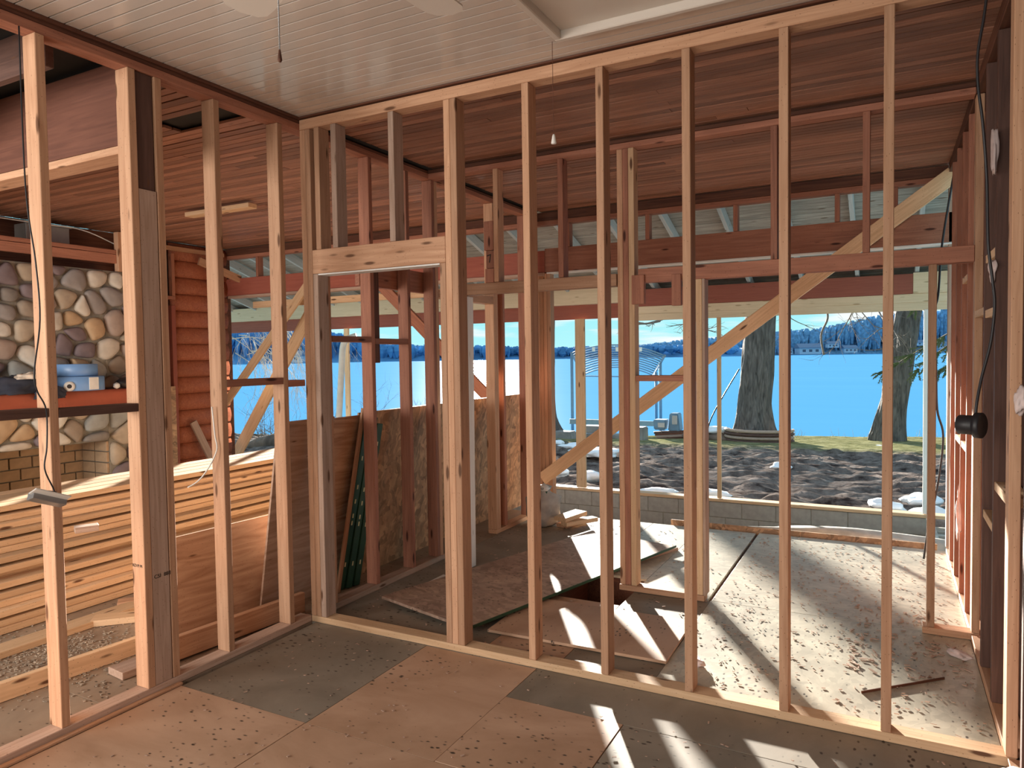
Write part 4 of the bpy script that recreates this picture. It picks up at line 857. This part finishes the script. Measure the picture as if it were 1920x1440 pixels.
t3 = trunk('shore_tree', (2.35, 25.6, gz(2.35, 25.6)), (4.6, 26.3, 10), .28, .20, 'leaning tree trunk partly hidden at the right wall, rightmost at the shore', flare=1.3, seed=8)
t4 = trunk('shore_tree', (-10.45, 22.1, gz(-10.4, 22.1)), (-10.0, 22.3, 11), .33, .21, 'tree with a flared foot mostly hidden by the middle studs', flare=2.2, seed=11)
# evergreen sprays
eg = tag(empty('hemlock_boughs', (2.8, 24.0, 2.2)), 'drooping evergreen boughs with short needles in front of the lake at right', 'evergreen')
def bough(p, d, L, seed):
    rg = random.Random(seed); bm = bmesh.new(); p = Vector(p); d = Vector(d).normalized(); pts = []; q = p.copy(); dd = d.copy()
    for i in range(9): pts.append(q.copy()); dd = (dd+Vector((rg.uniform(-.1, .1), rg.uniform(-.1, .1), -.05+rg.uniform(-.1, .08)))).normalized(); q += dd*L/8
    tube_bm(bm, pts, [.03*(1-i/9)+.004 for i in range(9)], 5, False); fin('bough_stem', bm, TWIG, eg, True)
    bm = bmesh.new()
    for i in range(2, 9):
        for sgn in (-1, 1):
            for c in range(4):
                sd_ = (dd*.6+Vector((0, sgn*.3, 0))+Vector((rg.uniform(-.5, .5), rg.uniform(-.6, .6), rg.uniform(-.6, .15)))).normalized(); l2 = rg.uniform(.25, .5)
                tip = pts[i]+sd_*l2; tube_bm(bm, [pts[i], tip], [.006, .002], 3, False)
                for nn in range(60):
                    b0 = pts[i].lerp(tip, rg.random()); nd = (sd_*.6+Vector((rg.uniform(-1, 1), rg.uniform(-1, 1), rg.uniform(-1, .5)))).normalized()*rg.uniform(.04, .08); sdv = nd.cross(Vector((0, 1, .1))).normalized()*.009
                    bm.faces.new([bm.verts.new(b0-sdv), bm.verts.new(b0+sdv), bm.verts.new(b0+nd)])
    tag(fin('needles', bm, NEEDLE, eg), kind='stuff')
for k, (p, d, L) in enumerate((((2.9, 22.5, 2.75), (-1, 0, -.28), 3.5), ((2.9, 22.6, 2.5), (-1, .05, -.35), 2.6), ((3.0, 22.4, 3.4), (-1, -.05, -.1), 2.4), ((2.9, 22.2, 1.9), (-1, 0, -.25), 1.9), ((3.0, 22.5, 2.2), (-1, .1, -.1), 1.5))): bough(p, d, L, k+3)
# left: bare weeping tree and shore weeds
t5 = tag(empty('weeping_tree', (-19.5, 18.5, -1.3)), 'bare weeping tree with fine pale twigs in the left opening', 'tree')
tube('trunk', smoothpath([(-22.4, 18.5, -1.4), (-22.1, 18.5, 1), (-21.4, 18.6, 4.5)]), [.2]*13, BARK, t5, 10)
bm = bmesh.new(); rg = random.Random(2)
for k in range(16): twigs(bm, Vector((-21.6+rg.uniform(0, 2.0), 18.5, rg.uniform(1.5, 4.2))), Vector((1, rg.uniform(-.3, .3), rg.uniform(-.2, .6))).normalized(), rg.uniform(1.8, 3.0), .022, 3, rg, .28, 3)
tag(fin('fine_twigs', bm, TWIGL, t5), kind='stuff')
for k, (x, y, lab) in enumerate(((-18.2, 17.0, 'dry weed stems at the shore behind the left braces'), (-16.6, 18.2, 'dry weeds at the shore between the left braces and the corner studs'), (-15.2, 18.8, 'dry weed clump on the lake shore seen just left of the front wall corner'), (-13.9, 19.6, 'dry weed clump on the shore seen through the doorway at left'))):
    bm = bmesh.new(); rg = random.Random(k+40)
    for q in range(9): twigs(bm, Vector((x+rg.uniform(-.3, .3), y, gz(x, y)-.02)), Vector((rg.uniform(-.3, .3), 0, 1)).normalized(), rg.uniform(.7, 1.5), .012, 2, rg, -.05, 3)
    tag(fin('dry_weeds', bm, TWIG), lab, 'weeds')
bm = bmesh.new(); rg = random.Random(9)
for q in range(160):
    x = rg.uniform(-15, 2.5); y = shore(x)-rg.uniform(0, 1.2); p = Vector((x, y, gz(x, y)-.02)); tube_bm(bm, [p, p+Vector((rg.uniform(-.1, .1), 0, rg.uniform(.1, .35)))], [.006, .002], 3, False)
tag(fin('shore_grass', bm, TWIGL), 'thin dry grass blades along the lake edge', 'grass', kind='stuff')
bp_ = tag(empty('brush_pile', (-13.3, 14.0, -.9)), 'mound of dark soil and brush seen behind the lumber between the left studs', 'mound')
blob('mound', (-13.2, 14.5, -.95), (2.4, 1.2, .55), SOIL, bp_, 3, .5, 4)
bm = bmesh.new()
for q in range(40): twigs(bm, Vector((-13.2+rg.uniform(-2, 2), 14.2+rg.uniform(-.6, .6), -.6)), Vector((rg.uniform(-1, 1), rg.uniform(-1, 1), .4)).normalized(), .7, .012, 1, rg, 0, 3)
tag(fin('brush', bm, TWIG, bp_), kind='stuff')

# boat lift canopy frame
def AT(px, py, depth):
    d = fwd+rt2*((px-960)/F)+up2*((720-py)/F); return CAM+d*depth
tag(tube('white_pole', smoothpath([AT(668, 630, 11.5), AT(652, 636, 11.5), AT(643, 650, 11.5), AT(640, 700, 11.5), AT(636, 775, 11.5), AT(633, 832, 11.5)]), .05, PAPER, None, 10), 'white curved pole outside, seen at the left side of the doorway', 'pole')
bl = tag(empty('boat_lift_frame', (-7.3, 27.5, -1.5)), 'bare metal boat lift canopy frame with arched hoops standing at the shore', 'boat lift')
def AT(px, py, depth):
    d = fwd+rt2*((px-960)/F)+up2*((720-py)/F); return CAM+d*depth
DL = 27.0
for k in range(11):
    t = k/10; dp = DL+t*4.5; L0 = AT(1072+t*21, 662+41*t, dp); R0 = AT(1246-t*21, 667+37*t, dp); hgt = .36
    pts = []
    for i in range(13):
        s_ = i/12; p = L0.lerp(R0, s_); pts.append((p.x, p.y, p.z+hgt*4*s_*(1-s_)))
    tube('hoop', pts, .03, STEEL, bl, 5)
a0, a1 = AT(1072, 662, DL), AT(1093, 703, DL+4.5); b0, b1 = AT(1246, 667, DL), AT(1225, 704, DL+4.5)
for A, B in ((a0, a1), (b0, b1)): tube('side_rail', [A, B], .055, GREYM, bl, 6)
for A in (a0, AT(1238, 680, DL+1.2), AT(1230, 698, DL+3.2)): tube('upright', [(A.x, A.y, -1.6), (A.x, A.y, A.z)], .06, STEEL, bl, 8)
for k, px in enumerate((1113, 1157, 1201)): 
    p = AT(px, 652, DL-.1); bar('marker', p.x-.05, p.x+.05, p.y-.03, p.y+.03, p.z-.14, p.z+.02, PAPER, bl)
c0, c1 = AT(1068, 790, DL-1), AT(1245, 795, DL-1); beam('cross_beam', c0, c1, .18, .1, STEEL, bl, (0, 0, 1))
c0, c1 = AT(1090, 705, DL+4.5), AT(1225, 707, DL+4.5); tube('end_bar', [c0, c1], .03, STEEL, bl, 5)
def yard_box(name, px, py0, py1, w, dp, mat, label, cat, taper=1.0, d=.5):
    a = AT(px-w/2, py1, dp); b_ = AT(px+w/2, py1, dp); tp = AT(px, py0, dp); zb = a.z; zt_ = tp.z; wd_ = (b_-a).length
    bm = bmesh.new(); c = (a+b_)/2; vs = []
    for z_, s_ in ((zb, 1), (zt_, taper)):
        for sx, sy in ((-1, -1), (1, -1), (1, 1), (-1, 1)): vs.append(bm.verts.new((c.x+sx*wd_/2*s_, c.y+sy*d/2, z_)))
    for f in ((0, 3, 2, 1), (4, 5, 6, 7), (0, 1, 5, 4), (1, 2, 6, 5), (2, 3, 7, 6), (3, 0, 4, 7)): bm.faces.new([vs[i] for i in f])
    bmesh.ops.bevel(bm, geom=bm.edges[:], offset=.03, segments=2, affect='EDGES')
    for v in bm.verts: v.co += Vector((noise.noise(v.co*3), noise.noise(v.co*3+Vector((9, 0, 0))), 0))*.02
    return tag(fin(name, bm, mat), label, cat)
yard_box('stone_block', 1058, 808, 832, 45, 24, STONEG, 'low grey boulder at the shore left of the boat lift frame', 'stone', .8)
yard_box('stone_block', 1198, 800, 842, 28, 23, STONEG, 'tall dark stone block standing right of the red stained studs', 'stone', .95)
yard_box('stone_step', 1125, 798, 812, 60, 24.5, STONEG, 'upper flat stone slab under the boat lift cross beam', 'stone')
yard_box('stone_step', 1135, 813, 832, 80, 24, STONEG, 'lower stone slab under the boat lift cross beam', 'stone', .9)
pl = yard_box('square_planter', 1240, 786, 805, 20, 24.5, STEEL, 'wide square planter standing on the timber pile at the shore', 'planter', 1.25)
a = AT(1240, 797, 24.15); setp(bar('front_panel', a.x-.12, a.x+.12, a.y-.01, a.y+.01, a.z-.08, a.z+.08, GREYM, None), pl)
p2 = yard_box('tall_planter', 1267, 774, 807, 22, 24.5, STEEL, 'tall tapered planter right of the wide square planter', 'planter', .72)
a = AT(1265, 787, 24.15); setp(bar('front_panel', a.x-.09, a.x+.09, a.y-.01, a.y+.01, a.z-.16, a.z+.14, GREYM, None), p2)
for k in range(5):
    a, b_ = AT(1226+k*2, 811+k*4, 24.4-.15*k), AT(1300-k, 808+k*4, 24.3-.15*k)
    tag(beam('timber', a, b_, .16, .07, (BROWN, DARK, PINE_G, DARK, BROWN)[k], None, (0, 1, 0)), ['topmost', 'second', 'third', 'fourth', 'lowest'][k]+' timber of the pile under the planters at the shore', 'timber', 'timbers piled at the shore')
dp_ = tag(empty('debris_pile', AT(1345, 820, 23)), 'heap of planks, tarpaulin and snow left of the massive tree', 'debris')
c = AT(1345, 826, 23); blob('heap', c, (1.0, .5, .32), SOIL, dp_, 6, .6, 3); blob('snow_cap', (c.x-.1, c.y, c.z+.33), (.5, .3, .12), SNOW, dp_, 2, .6, 3)
for k in range(6): beam('plank', (c.x-.8+.25*k, c.y-.5, c.z-.15), (c.x-.2+.25*k, c.y+.1, c.z+.3), .12, .03, DARK if k % 2 else PINE_G, dp_, (0, 1, 0))

# ------------------------------------------------------------------ far shore
def ridge(name, pts, depth, th, mat, seed, rough):
    # pts: (pixel x, metres of height); the ridge has real thickness and stands at its own distance
    bm = bmesh.new(); prev = None; n = 240
    x0, x1 = pts[0][0], pts[-1][0]
    for i in range(n+1):
        x = x0+(x1-x0)*i/n
        for a, b_ in zip(pts, pts[1:]):
            if a[0] <= x <= b_[0]: h = a[1]+(b_[1]-a[1])*(x-a[0])/(b_[0]-a[0])
        h *= 1+rough*noise.noise(Vector((i*.35, seed, 0)))+rough*.5*noise.noise(Vector((i*1.3, seed, 4)))
        p = AT(x, 700, depth); dr = Vector((p.x, p.y, 0)).normalized()
        r_ = [bm.verts.new((p.x, p.y, -1.6)), bm.verts.new((p.x+dr.x*th*.2, p.y+dr.y*th*.2, -1.5+h*.75)), bm.verts.new((p.x+dr.x*th*.5, p.y+dr.y*th*.5, -1.5+h)), bm.verts.new((p.x+dr.x*th, p.y+dr.y*th, -1.6))]
        if prev:
            for k in range(3): bm.faces.new((prev[k], prev[k+1], r_[k+1], r_[k]))
        prev = r_
    return tag(fin(name, bm, mat), kind='structure')
def prof(P_, x):
    for a, b_ in zip(P_, P_[1:]):
        if a[0] <= x <= b_[0]: return a[1]+(b_[1]-a[1])*(x-a[0])/(b_[0]-a[0])
    return 0
PA = [(-200, 34), (380, 40), (600, 38), (720, 20), (860, 17), (1050, 13), (1300, 14), (1420, 12)]
PB = [(900, 9), (1150, 13), (1280, 22), (1400, 28), (1490, 33), (1540, 36), (1600, 45), (1700, 56), (1900, 66), (2300, 68)]
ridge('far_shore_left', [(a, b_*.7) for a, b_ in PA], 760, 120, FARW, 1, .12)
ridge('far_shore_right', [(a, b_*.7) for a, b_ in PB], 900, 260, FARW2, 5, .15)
def woods(name, prf, depth, x0, x1, n, mat, seed, label):
    bm = bmesh.new(); rg = random.Random(seed)
    for i in range(n):
        px = rg.uniform(x0, x1); h = prf_h = prof(prf, px); dpt = depth+rg.uniform(5, 70); p = AT(px, 700, dpt)
        z0 = -1.5+h*.5*rg.random(); zt_ = -1.5+h*rg.uniform(.66, .98); w = rg.uniform(2.2, 5.2); nn = 6; a0_ = rg.random()*6
        rings = []
        for q, (s_, f) in enumerate(((.3, 0), (1, .5), (.92, .8), (.5, 1))):
            rings.append([bm.verts.new((p.x+math.cos(a0_+k*6.283/nn)*w*s_*rg.uniform(.7, 1.2), p.y+math.sin(a0_+k*6.283/nn)*w*s_, z0+(zt_-z0)*f+rg.uniform(-.5, .5))) for k in range(nn)])
        for r0, r1 in zip(rings, rings[1:]):
            for k in range(nn): bm.faces.new((r0[k], r0[(k+1) % nn], r1[(k+1) % nn], r1[k]))
        bm.faces.new(rings[-1])
    return tag(fin(name, bm, mat), label, 'woods', kind='stuff')
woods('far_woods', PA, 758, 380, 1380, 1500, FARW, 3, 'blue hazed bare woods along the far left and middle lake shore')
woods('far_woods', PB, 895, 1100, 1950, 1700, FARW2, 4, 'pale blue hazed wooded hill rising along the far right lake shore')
def house(px, pb, w, h, depth, label, seed):
    p = AT(px, pb, depth); o = tag(empty('far_house', (p.x, p.y, p.z)), label, 'house'); z0 = p.z
    u = Vector((rt.x, rt.y, 0)); v = Vector((-rt.y, rt.x, 0))
    beam('wall', p-u*w/2+Vector((0, 0, h*.3)), p+u*w/2+Vector((0, 0, h*.3)), h*.6, w*.6, HWALL, o, (0, 0, 1), .01)
    bm = bmesh.new(); vs = []
    for s_ in (-1, 1):
        for a, z_ in ((-.38, .6), (.38, .6), (0, 1.0)): vs.append(bm.verts.new(p+u*w*.55*s_+v*w*a+Vector((0, 0, h*z_))))
    for f in ((0, 1, 2), (5, 4, 3), (0, 3, 4, 1), (1, 4, 5, 2), (2, 5, 3, 0)): bm.faces.new([vs[i] for i in f])
    fin('roof', bm, HROOF, o)
    for k in range(3):
        q = p+u*w*(-.3+.3*k)-v*w*.305+Vector((0, 0, h*.32)); beam('window', q-u*w*.07, q+u*w*.07, h*.22, .3, HGLASS, o, (0, 0, 1), .01)
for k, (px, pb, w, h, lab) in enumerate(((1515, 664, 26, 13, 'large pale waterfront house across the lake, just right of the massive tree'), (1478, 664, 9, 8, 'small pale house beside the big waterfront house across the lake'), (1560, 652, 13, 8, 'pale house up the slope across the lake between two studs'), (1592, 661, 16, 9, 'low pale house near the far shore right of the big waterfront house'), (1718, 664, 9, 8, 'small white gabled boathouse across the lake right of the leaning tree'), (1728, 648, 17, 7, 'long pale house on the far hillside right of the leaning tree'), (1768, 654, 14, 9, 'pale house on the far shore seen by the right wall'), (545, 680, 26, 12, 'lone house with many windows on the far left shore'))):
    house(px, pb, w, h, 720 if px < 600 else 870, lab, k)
